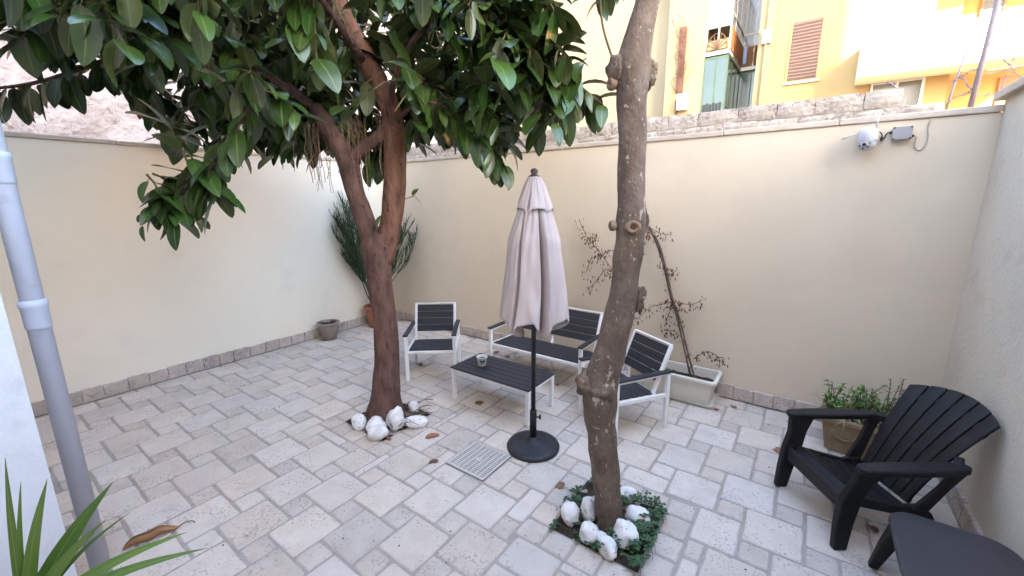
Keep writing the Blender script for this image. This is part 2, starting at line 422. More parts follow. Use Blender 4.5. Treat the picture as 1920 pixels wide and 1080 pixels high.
def cut(r):
    x0, x1, y0, y1 = max(r[0], LIM[0]), min(r[1], LIM[1]), max(r[2], LIM[2]), min(r[3], LIM[3])
    rs = [(x0, x1, y0, y1)] if x1 - x0 > 0.035 and y1 - y0 > 0.035 else []
    for h in HOLES:
        nx = []
        for (a, b, c, d) in rs:
            if b <= h[0] or a >= h[1] or d <= h[2] or c >= h[3]: nx.append((a, b, c, d)); continue
            if a < h[0]: nx.append((a, h[0], c, d))
            if b > h[1]: nx.append((h[1], b, c, d))
            m0, m1 = max(a, h[0]), min(b, h[1])
            if c < h[2]: nx.append((m0, m1, c, h[2]))
            if d > h[3]: nx.append((m0, m1, h[3], d))
        rs = [q for q in nx if q[1] - q[0] > 0.035 and q[3] - q[2] > 0.035]
    return rs

def slab_mesh(hx, hy):
    """tumbled slab: wobbly outline with knocked-off corners, eased top edge"""
    ring0 = []
    cc = min(0.016, hx * 0.4, hy * 0.4)
    for sx, sy in ((-1, -1), (1, -1), (1, 1), (-1, 1)):
        ca, cb = cc * U(0.5, 1.5), cc * U(0.5, 1.5)
        px, py = sx * hx, sy * hy
        p1 = (px, py - sy * ca); p2 = (px - sx * cb, py)
        if sx * sy > 0: ring0 += [p1, (px - sx * cb * 0.3, py - sy * ca * 0.3), p2]
        else: ring0 += [p2, (px - sx * cb * 0.3, py - sy * ca * 0.3), p1]
    pts = []
    n = len(ring0)
    for i in range(n):
        a, b = ring0[i], ring0[(i + 1) % n]
        pts.append((a[0] + U(-.002, .002), a[1] + U(-.002, .002)))
        L = math.hypot(b[0] - a[0], b[1] - a[1])
        if L > 0.09:
            k = 3 if L > 0.2 else 2
            for j in range(1, k):
                t = j / k
                pts.append((a[0] + (b[0] - a[0]) * t + U(-.004, .004), a[1] + (b[1] - a[1]) * t + U(-.004, .004)))
    n = len(pts)
    tz = U(-0.0015, 0.0025); tx, ty = U(-.004, .004), U(-.004, .004)
    vs = [(x, y, -0.012) for x, y in pts] + [(x, y, tz - 0.006 + x * tx + y * ty) for x, y in pts]
    vs += [(x * (1 - 0.007 / hx), y * (1 - 0.007 / hy), tz + x * tx + y * ty) for x, y in pts]
    fs = [tuple(range(2 * n, 3 * n))]
    for i in range(n):
        j = (i + 1) % n
        fs += [(i, j, n + j, n + i), (n + i, n + j, 2 * n + j, 2 * n + i)]
    return MB().add(vs, fs)

def lay(r, name, m, gap=0.0085):
    hx, hy = (r[1] - r[0]) / 2 - gap, (r[3] - r[2]) / 2 - gap
    if hx < 0.014 or hy < 0.014: return
    slab_mesh(hx, hy).build(name, m, paving, loc=((r[0] + r[1]) / 2, (r[2] + r[3]) / 2, 0))

for i in range(-30, 31):
    for j in range(-30, 31):
        x, y = OX + i * A_ + j * B_, OY + i * B_ - j * A_
        if x > W or x + A_ < 0 or y > 0 or y + A_ < -5.6: continue
        if y < -4.75 and x < 3.1: continue
        for q in cut((x, x + A_, y, y + A_)):
            big = (q[1] - q[0]) * (q[3] - q[2]) > 0.035
            lay(q, 'paving_slab' if big else 'paving_sett', 'slab' if R() < 0.92 else 'sett')
        for q in cut((x, x + B_, y - B_, y)):
            lay(q, 'paving_sett', 'sett' if R() < 0.9 else 'slab')
for P in (PIT1, PIT2):
    x0, x1, y0, y1 = P[0] - ring, P[1] + ring, P[2] - ring, P[3] + ring
    k = 5
    for i in range(k):
        a, b = x0 + (x1 - x0) * i / k, x0 + (x1 - x0) * (i + 1) / k
        lay((a, b, y0, y0 + ring), 'paving_sett', 'sett'); lay((a, b, y1 - ring, y1), 'paving_sett', 'sett')
    for i in range(3):
        a, b = P[2] + (P[3] - P[2]) * i / 3, P[2] + (P[3] - P[2]) * (i + 1) / 3
        lay((x0, x0 + ring, a, b), 'paving_sett', 'sett'); lay((x1 - ring, x1, a, b), 'paving_sett', 'sett')
for P, nm in ((PIT1, 'left'), (PIT2, 'right')):
    s = MB()
    n = 14
    vs = [(P[0] + (P[1] - P[0]) * i / n, P[2] + (P[3] - P[2]) * j / n, -0.004 + 0.012 * noise.noise(Vector((i * .6, j * .6, P[0])))) for j in range(n + 1) for i in range(n + 1)]
    s.add(vs, [(j * (n + 1) + i, j * (n + 1) + i + 1, (j + 1) * (n + 1) + i + 1, (j + 1) * (n + 1) + i) for j in range(n) for i in range(n)])
    struct(s.build('tree_pit_soil', 'soil', smooth=True))

# ---- garden walls, each with its coping stones and skirting tiles
def skirting(wall, along, a0, a1, place):
    x = a0
    while x < a1 - 0.03:
        wd = min(U(0.165, 0.205), a1 - x)
        h = 0.150 + U(-.008, .008)
        t = MB()
        g2 = 0.004
        z0 = 0.004
        f = U(0.020, 0.025)
        n = 4
        top = [(x + g2 + (wd - 2 * g2) * i / n, h + U(-.006, .004)) for i in range(n + 1)]
        pts = [(x + g2, z0), (x + wd - g2, z0)] + top[::-1]
        e = 0.006
        cx, cz = x + wd / 2, h / 2
        ins = [(cx + (px - cx) * (1 - e / (wd / 2)), cz + (pz - cz) * (1 - e / cz)) for px, pz in pts]
        k = len(pts)
        vs = [place(p, 0.0, q) for p, q in pts] + [place(p, f - 0.006, q) for p, q in pts] + [place(p, f, q) for p, q in ins]
        fs = [tuple(range(2 * k, 3 * k))]
        for i in range(k):
            j = (i + 1) % k
            fs += [(i, j, k + j, k + i), (k + i, k + j, 2 * k + j, 2 * k + i)]
        t.add(vs, fs).build('skirting_tile', 'skirt', wall)
        x += wd

def wall_sheet(b, place, a0, a1, z1, step=0.35):
    """front face of a hand-plastered wall, very slightly uneven"""
    n = max(2, int((a1 - a0) / step)); m = 8
    vs = []
    for j in range(m + 1):
        for i in range(n + 1):
            a, z = a0 + (a1 - a0) * i / n, z1 * j / m
            vs.append(place(a, 0.004 * noise.noise(Vector((a * 0.9, z * 0.9, a1))), z))
    b.add(vs, [(j * (n + 1) + i, j * (n + 1) + i + 1, (j + 1) * (n + 1) + i + 1, (j + 1) * (n + 1) + i) for j in range(m) for i in range(n)])

def coping(wall, a0, a1, place, z0, th, lo, hi):
    x = a0
    while x < a1 - 0.01:
        L = min(U(0.75, 1.0), a1 - x)
        if a1 - x - L < 0.15: L = a1 - x
        dz = U(-.003, .003)
        b = MB()
        pts = [place(p, q, z) for z in (z0 + dz, z0 + th + dz) for q in (lo, hi) for p in (x + .002, x + L - .002)]
        b.add(pts, [(0, 2, 3, 1), (4, 5, 7, 6), (0, 1, 5, 4), (1, 3, 7, 5), (3, 2, 6, 7), (2, 0, 4, 6)])
        b.build('coping_stone', 'coping', wall, bevel=0.008)
        x += L

# back wall (faces the camera), its face at y = 0
back = MB(); wall_sheet(back, lambda a, d, z: (a, -d, z), 0.0, W, H)
back.box(0.0, W, 0.012, 0.07, 0, H)
bw = tag(back.build('garden_wall', 'plaster', smooth=False), 'long cream plastered wall behind the bench and parasol', 'wall')
skirting(bw, 'x', 0.03, W - 0.03, lambda a, d, z: (a, -d, z))
coping(bw, 0.0, W, lambda a, d, z: (a, -d, z), H, 0.05, 0.014, -0.07)
left = MB(); wall_sheet(left, lambda a, d, z: (d, a, z), -5.0, 0.0, H)
left.box(-0.07, -0.012, -5.0, 0.06, 0, H)
lw = tag(left.build('garden_wall', 'plaster_left'), 'pale cream plastered wall on the left, behind the taupe flowerpot', 'wall')
skirting(lw, 'y', -4.98, -0.03, lambda a, d, z: (d, a, z))
coping(lw, -5.0, -0.02, lambda a, d, z: (d, a, z), H, 0.045, 0.014, -0.09)
right = MB(); wall_sheet(right, lambda a, d, z: (W - d, a, z), -5.58, 0.0, H + 0.09)
right.box(W + 0.012, W + 0.16, -5.58, 0.07, 0, H + 0.09)
rw = tag(right.build('garden_wall', 'plaster_grey'), 'greyish white plastered wall on the right, beside the dark armchair', 'wall')
skirting(rw, 'y', -5.5, -0.03, lambda a, d, z: (W - d, a, z))
coping(rw, -5.58, 0.09, lambda a, d, z: (W - d, a, z), H + 0.09, 0.06, 0.05, -0.18)

# rough stone wall standing behind the plastered back wall
rub = MB(); rub.box(0.0, 6.62, 0.11, 0.36, 0, 2.90); rub.box(6.62, 6.80, 0.11, 0.36, 0, 2.80)
rwall = tag(rub.build('stone_wall', 'mortar'), 'old limestone block wall rising behind the cream wall top', 'wall')
def stone(x0, x1, z0, z1):
    n = 3
    b = MB(); cx, cz = (x0 + x1) / 2, (z0 + z1) / 2
    hx, hz = (x1 - x0) / 2 - 0.004, (z1 - z0) / 2 - 0.003
    vs, fs = [], []
    def P(u, v, d):
        q = Vector((cx + hx * u, 0.095 + d, cz + hz * v))
        k = noise.noise_vector(q * 9) * 0.009
        return q + Vector((k.x * 0.7, k.y, k.z * 0.6))
    for j in range(n + 1):
        for i in range(n + 1):
            u, v = -1 + 2 * i / n, -1 + 2 * j / n
            e = max(abs(u), abs(v))
            vs.append(P(u, v, 0.010 if e > 0.99 else 0.0))
    for j in range(n):
        for i in range(n): fs.append((j * (n + 1) + i, j * (n + 1) + i + 1, (j + 1) * (n + 1) + i + 1, (j + 1) * (n + 1) + i))
    bo = [i for i in range(n + 1)] + [j * (n + 1) + n for j in range(1, n + 1)] + [n * (n + 1) + i for i in range(n - 1, -1, -1)] + [j * (n + 1) for j in range(n - 1, 0, -1)]
    o = len(vs)
    for i in bo: vs.append(Vector(vs[i]) + Vector((0, 0.29 if z1 > 2.84 else 0.05, 0)))
    k = len(bo)
    for i in range(k): fs.append((bo[(i + 1) % k], bo[i], o + i, o + (i + 1) % k))
    fs.append(tuple(o + i for i in range(k - 1, -1, -1)))
    b.add(vs, fs).build('stone_block', 'rubble', rwall)
for z0, z1, xe in ((2.735, 2.825, 6.80), (2.825, 2.965, 6.60)):
    x = 0.0 if z0 < 2.8 else 0.12
    while x < xe - 0.05:
        L = min(U(0.24, 0.42), xe - x)
        stone(x, x + L, z0, z1 + U(-.006, .006))
        x += L

# ---- the house on the near side (its white corner shows at the left edge)
hs = thing('house', 'white painted house corner beside the grey drainpipe', 'house', (0, 0, 0))
b = MB(); b.box(-2.0, 3.08, -9.0, -4.545, 0, 6.0); b.build('wall', 'white_wall', hs)
b = MB(); b.box(3.08, 9.0, -9.0, -5.62, 0, 6.0); b.build('wall', 'white_wall', hs)
b = MB(); b.box(-2.1, 9.1, -9.1, -5.58, 6.0, 6.12); b.build('roof', 'roof', hs)
# unseen tall block, added farther behind to keep the yard in shade
tb = thing('shade_block', 'unseen tall pale block added behind the viewer to shade the yard', 'building', (0, 0, 0))
b = MB(); b.box(13.0, 35.0, -34, -20, 0, 36.0); b.build('wall', 'pale_yellow', tb)
b = MB(); b.box(12.9, 35.1, -34.1, -19.9, 36.0, 36.3); b.build('roof', 'roof', tb)

# ---- rough stone building beyond the left wall
nb = thing('stone_building', 'rough pinkish stone building seen between leaves above the left wall', 'building', (-3.6, -1.5, 0))
b = MB()
n, m = 60, 24
vs = []
for j in range(m + 1):
    for i in range(n + 1):
        y, z = -8 + 16 * i / n, 9.0 * j / m
        vs.append((0.10 * noise.noise(Vector((y * 1.3, z * 1.3, 0))) + 0.05 * noise.noise(Vector((y * 4, z * 4, 3))), y, z))
b.add(vs, [(j * (n + 1) + i, j * (n + 1) + i + 1, (j + 1) * (n + 1) + i + 1, (j + 1) * (n + 1) + i) for j in range(m) for i in range(n)])
b.box(-4.0, -0.2, -8, 8, 0, 9.0)
b.build('wall', 'rock_face', nb)
b = MB(); b.box(-4.1, 0.12, -8.1, 8.1, 9.0, 9.2); b.build('roof', 'roof', nb)

# ---- yellow apartment building across the back
FY = 14.0
yb = thing('apartment_building', 'yellow apartment building with glazed verandas beyond the back wall', 'building', (0, FY, 0))
def P_(name, m, *boxes, parent=None, bevel=0):
    b = MB()
    for q in boxes: b.box(*q)
    return b.build(name, m, parent or yb, bevel=bevel)
P_('wall', 'pale_yellow', (0.55, 2.0, 0.0, 6, 0, 16)).name = 'wall'
P_('wall', 'beige_far', (-16, 0.55, 0.6, 6, 0, 16))
P_('wall', 'pale_yellow', (3.80, 4.24, -0.04, 6, 0, 16))
P_('wall', 'yellow', (4.24, 9.0, 0.0, 6, 0, 16))
P_('wall', 'orange', (9.0, 16, 0.25, 6, 0, 16))
P_('wall', 'pale_yellow', (2.0, 3.80, 4.6, 6, 0, 16))
P_('roof', 'roof', (-16.2, 16.2, -0.3, 6.2, 16, 16.3))
# roller shutter in the yellow facade
wd = P_('window', 'shutter', (4.82, 5.66, -0.02, 0.05, 6.17, 8.03))
n = 17
for i in range(n):
    z = 6.19 + (8.01 - 6.19) * i / n
    b = MB(); h = (8.01 - 6.19) / n
    b.add([(4.835, -0.024, z), (5.645, -0.024, z), (5.645, -0.045, z + h * .45), (4.835, -0.045, z + h * .45), (5.645, -0.024, z + h * .92), (4.835, -0.024, z + h * .92)], [(0, 1, 2, 3), (3, 2, 4, 5)])
    b.build('slat', 'shutter', wd)
P_('frame', 'yellow', (4.76, 4.82, -0.03, 0.02, 6.1, 8.09), (5.66, 5.72, -0.03, 0.02, 6.1, 8.09), parent=wd)
P_('sill', 'balcony_white', (4.72, 5.76, -0.07, 0.02, 6.04, 6.11), parent=wd)
# enclosed verandas in the recess: front part at the facade, side along the recess, back part in depth
VB = 2.95
def veranda(z0, z1, frame, glass, rail_m, parapet):
    v = P_('veranda', frame, (2.0, 2.86, -0.01, VB, z0 - 0.14, z0), (2.86, 3.80, VB - 0.02, 4.6, z0 - 0.14, z0))
    bars = []
    for x in (2.0, 2.42, 2.82): bars.append((x, x + 0.045, -0.012, 0.03, z0, z1))
    for y in (0.9, 1.9, VB - 0.06): bars.append((2.815, 2.865, y, y + 0.05, z0, z1))
    for x in (3.28, 3.74): bars.append((x, x + 0.045, VB - 0.03, VB + 0.02, z0, z1))
    for k, q in enumerate(bars): P_('post', frame, q, parent=v)
    for z in ((z0 + z1) / 2 - 0.25, z1 - 0.06):
        P_('rail', frame, (2.0, 2.865, -0.016, 0.026, z, z + 0.05), parent=v)
        P_('rail', frame, (2.82, 2.87, 0.03, VB - 0.03, z, z + 0.05), parent=v)
        P_('rail', frame, (2.88, 3.79, VB - 0.035, VB + 0.01, z, z + 0.05), parent=v)
    zg = z0 + (0.8 if parapet else 0.0)
    for a, bb in ((2.045, 2.42), (2.465, 2.82)): P_('pane', glass, (a, bb, 0.0, 0.012, zg, z1), parent=v)
    for a, bb in ((0.03, 0.9), (0.95, 1.9), (1.95, VB - 0.06)): P_('pane', glass, (2.835, 2.847, a, bb, zg, z1), parent=v)
    for a, bb in ((2.87, 3.28), (3.325, 3.74)): P_('pane', glass, (a, bb, VB - 0.01, VB + 0.002, zg, z1), parent=v)
    return v
v1 = veranda(4.35, 7.42, 'green_frame', 'green_glass', 'green_frame', False)
v2 = veranda(7.62, 10.6, 'balcony_white', 'clear_glass', 'rust', True)
P_('balcony_panel', 'orange_panel', (2.872, 2.886, 0.0, VB - 0.1, 7.64, 8.42), parent=v2)
P_('balcony_panel', 'pale_yellow', (2.02, 2.83, -0.03, -0.02, 7.63, 8.0), parent=v2)
for i in range(9):      # bent iron fan grille on the front parapet
    a = math.pi * i / 8
    b = MB(); b.bar((2.42, -0.06, 7.66), (2.42 + 0.36 * math.cos(a), -0.06, 7.66 + 0.56 * math.sin(a)), 0.022); b.build('grille_bar', 'rust', v2)
b = MB(); b.tube([(2.42 + 0.36 * math.cos(math.pi * i / 14), -0.06, 7.66 + 0.56 * math.sin(math.pi * i / 14)) for i in range(15)], 0.016, 6); b.build('grille_rim', 'rust', v2)
for i in range(10):     # lattice of the balcony at the back of the recess
    x = 2.9 + 0.09 * i
    b = MB(); b.bar((x, VB - 0.06, 7.66), (x + 0.09, VB - 0.06, 8.35), 0.014); b.bar((x + 0.09, VB - 0.075, 7.66), (x, VB - 0.075, 8.35), 0.014); b.build('lattice_bar', 'orange_panel', v2)
b = MB(); b.bar((2.88, VB - 0.065, 8.37), (3.8, VB - 0.065, 8.37), 0.035); b.build('handrail', 'orange_panel', v2)
# towels and clothes pegs hung in the verandas
P_('towel', 'cloth_blue', (2.93, 3.05, VB - 0.1, VB - 0.085, 7.75, 8.4), parent=v2)
for i in range(6): P_('garment', 'ink', (2.08 + i * 0.115, 2.155 + i * 0.115, -0.045, -0.025, 5.05 + 0.05 * (i % 3), 5.72 + 0.04 * (i % 2)), parent=v1)
# vertical vent duct, air conditioner, dead creeper on the pale pilaster
d = P_('duct', 'rust', (1.02, 1.27, -0.12, 0.0, 6.3, 8.7))
for i in range(14): P_('duct_band', 'rust', (1.01, 1.28, -0.132, -0.118, 6.35 + i * 0.165, 6.42 + i * 0.165), parent=d)
for i in range(16):
    a = [Vector((U(0.95, 1.35), -0.14, U(6.2, 9.0)))]
    for k in range(5): a.append(a[-1] + Vector((U(-.16, .16), U(-.03, .0), U(-.1, .28))))
    b = MB(); b.tube(smoothpath(a, 3), 0.011, 4); b.build('creeper_stem', 'rust', yb)
ac = P_('air_conditioner', 'balcony_white', (1.15, 1.52, -0.32, 0.0, 5.60, 6.20))
for i in range(9): P_('grille_bar', 'ink', (1.19 + i * .03, 1.203 + i * .03, -0.325, -0.31, 5.66, 6.14), parent=ac)
P_('bracket', 'rust', (1.05, 1.12, -0.2, 0.0, 5.5, 6.0), parent=ac)
# rain pipe and meter box on the column
b = MB(); b.tube([(4.05, -0.1, 0), (4.05, -0.1, 16)], 0.05, 8); b.build('rain_pipe', 'pale_yellow', yb, smooth=True)
P_('meter_box', 'box_grey', (3.92, 4.18, -0.2, -0.05, 7.5, 7.95))
# sunlit balcony band on the right and the flats around it
bal = P_('balcony', 'balcony_white', (6.75, 10.9, -1.15, 0.0, 5.72, 5.90), (6.75, 10.9, -1.15, -1.03, 5.90, 6.85), (6.75, 6.87, -1.03, 0.0, 5.90, 6.85))
bal2 = P_('balcony', 'balcony_white', (8.55, 12.5, -1.15, 0.0, 8.35, 8.52), (8.55, 12.5, -1.15, -1.03, 8.52, 9.4))
wn1 = P_('window', 'clear_glass', (7.22, 8.42, -0.015, 0.02, 4.55, 5.66))
for q in ((7.18, 7.24, -0.04, 0.03, 4.5, 5.72), (7.78, 7.86, -0.05, 0.03, 4.5, 5.72), (8.40, 8.47, -0.04, 0.03, 4.5, 5.72), (7.24, 8.40, -0.035, 0.03, 5.66, 5.712)):
    P_('frame', 'aluminium', q, parent=wn1)
dr = P_('window', 'balcony_white', (7.24, 8.42, -0.03, 0.0, 5.9, 8.3))
for i in range(7): P_('blind_stripe', 'curtain', (7.30 + i * 0.16, 7.37 + i * 0.16, -0.045, -0.028, 5.95, 8.25), parent=dr)
wn2 = P_('window', 'clear_glass', (9.45, 9.85, 0.21, 0.26, 7.0, 8.0))
P_('frame', 'brick_far', (9.40, 9.45, 0.19, 0.27, 6.95, 8.05), (9.85, 9.90, 0.19, 0.27, 6.95, 8.05), (9.45, 9.85, 0.192, 0.268, 8.0, 8.05), parent=wn2)
P_('door', 'brick_far', (10.1, 11.0, 0.2, 0.26, 3.2, 5.5))

# ---- barbed wire fence on top of the back wall, at the right end
bf = thing('barbed_fence', 'barbed wire strung on thin leaning posts above the right end of the wall', 'fence', (6.85, 0.2, 2.70))
def lp(p): return Vector(p) - Vector((6.85, 0.2, 2.70))
b = MB(); b.tube([lp((7.01, 0.2, 2.70)), lp((7.03, 0.2, 3.2)), lp((7.06, 0.2, 4.2))], [.019, .018, .016], 8); b.build('post', 'fence', bf, smooth=True)
b = MB(); b.tube([lp((6.87, 0.2, 2.70)), lp((6.89, 0.2, 2.9)), lp((6.93, 0.2, 3.22))], [.008, .008, .006], 6); b.build('post', 'fence', bf, smooth=True)
b = MB(); b.tube([lp((6.60, 0.25, 2.95)), lp((6.53, 0.25, 3.03)), lp((6.49, 0.25, 3.055))], [.006, .006, .008], 6); b.build('wire_stub', 'fence', bf, smooth=True)
def wire(a, c, sag):
    a, c = lp(a), lp(c)
    pts = []
    for i in range(13):
        t = i / 12
        pts.append(a.lerp(c, t) + Vector((0, U(-.01, .01), -sag * 4 * t * (1 - t) + U(-.008, .008))))
    m_ = MB(); m_.tube(pts, 0.0035, 5)
    for i in range(1, 12):
        for k in range(2):
            d = Vector((U(-1, 1), U(-1, 1), U(-1, 1))).normalized() * 0.016
            m_.tube([pts[i] - d, pts[i] + d], 0.0022, 4)
    m_.build('barbed_wire', 'fence', bf)
for z in (2.86, 3.02, 3.22, 3.45): wire((7.02, 0.2, z), (7.85, 0.35, z + 0.22), 0.05)
for z in (2.80, 2.95): wire((6.86, 0.2, z), (7.02, 0.2, z + 0.1), -0.03)
wire((7.15, 0.22, 2.80), (7.25, 0.22, 3.6), 0.03)
wire((6.90, 0.2, 3.05), (7.02, 0.2, 2.90), 0.01)
wire((7.02, 0.2, 3.3), (7.4, 0.25, 2.82), 0.05)
BRANCHES = {
    'left': [(2.57, -2.61, 2.88), (2.25, -2.8, 3.15), (1.75, -3.1, 3.3), (1.94, -3.31, 3.39), (1.68, -3.49, 3.28), (1.28, -3.78, 3.13), (0.96, -4.01, 3.03), (0.6, -4.27, 2.98)],
    'right': [(3.08, -2.24, 2.7), (3.3, -2.3, 3.15), (3.92, -2.26, 3.5), (4.13, -2.1, 3.32), (4.35, -1.95, 3.11), (4.54, -1.82, 2.98), (4.76, -1.65, 2.78)],
    'up': [(2.76, -2.48, 3.84), (2.72, -2.5, 4.3), (2.7, -2.45, 4.8)],
    'back': [(3.05, -2.26, 2.75), (3.0, -1.8, 3.0), (2.9, -1.3, 3.2), (2.8, -0.9, 3.3)],
    'backleft': [(2.67, -2.54, 2.67), (2.2, -2.3, 2.95), (1.7, -2.0, 3.1), (1.2, -1.8, 3.2)],
    'front': [(2.95, -2.34, 3.2), (3.2, -2.8, 3.4), (3.4, -3.2, 3.5), (3.5, -3.6, 3.5)],
    'frontleft': [(2.57, -2.61, 2.88), (2.5, -3.0, 3.1), (2.5, -3.5, 3.2), (2.6, -3.9, 3.2)],
    'hang': [(2.93, -3.28, 2.73), (2.75, -3.41, 2.45), (2.6, -3.51, 2.26), (2.43, -3.63, 2.15), (2.29, -3.74, 2.08)],
    'rightlow': [(3.08, -2.24, 2.75), (3.64, -2.34, 2.83), (3.87, -2.17, 2.7), (4.03, -2.06, 2.5), (4.11, -2.0, 2.38)],
}
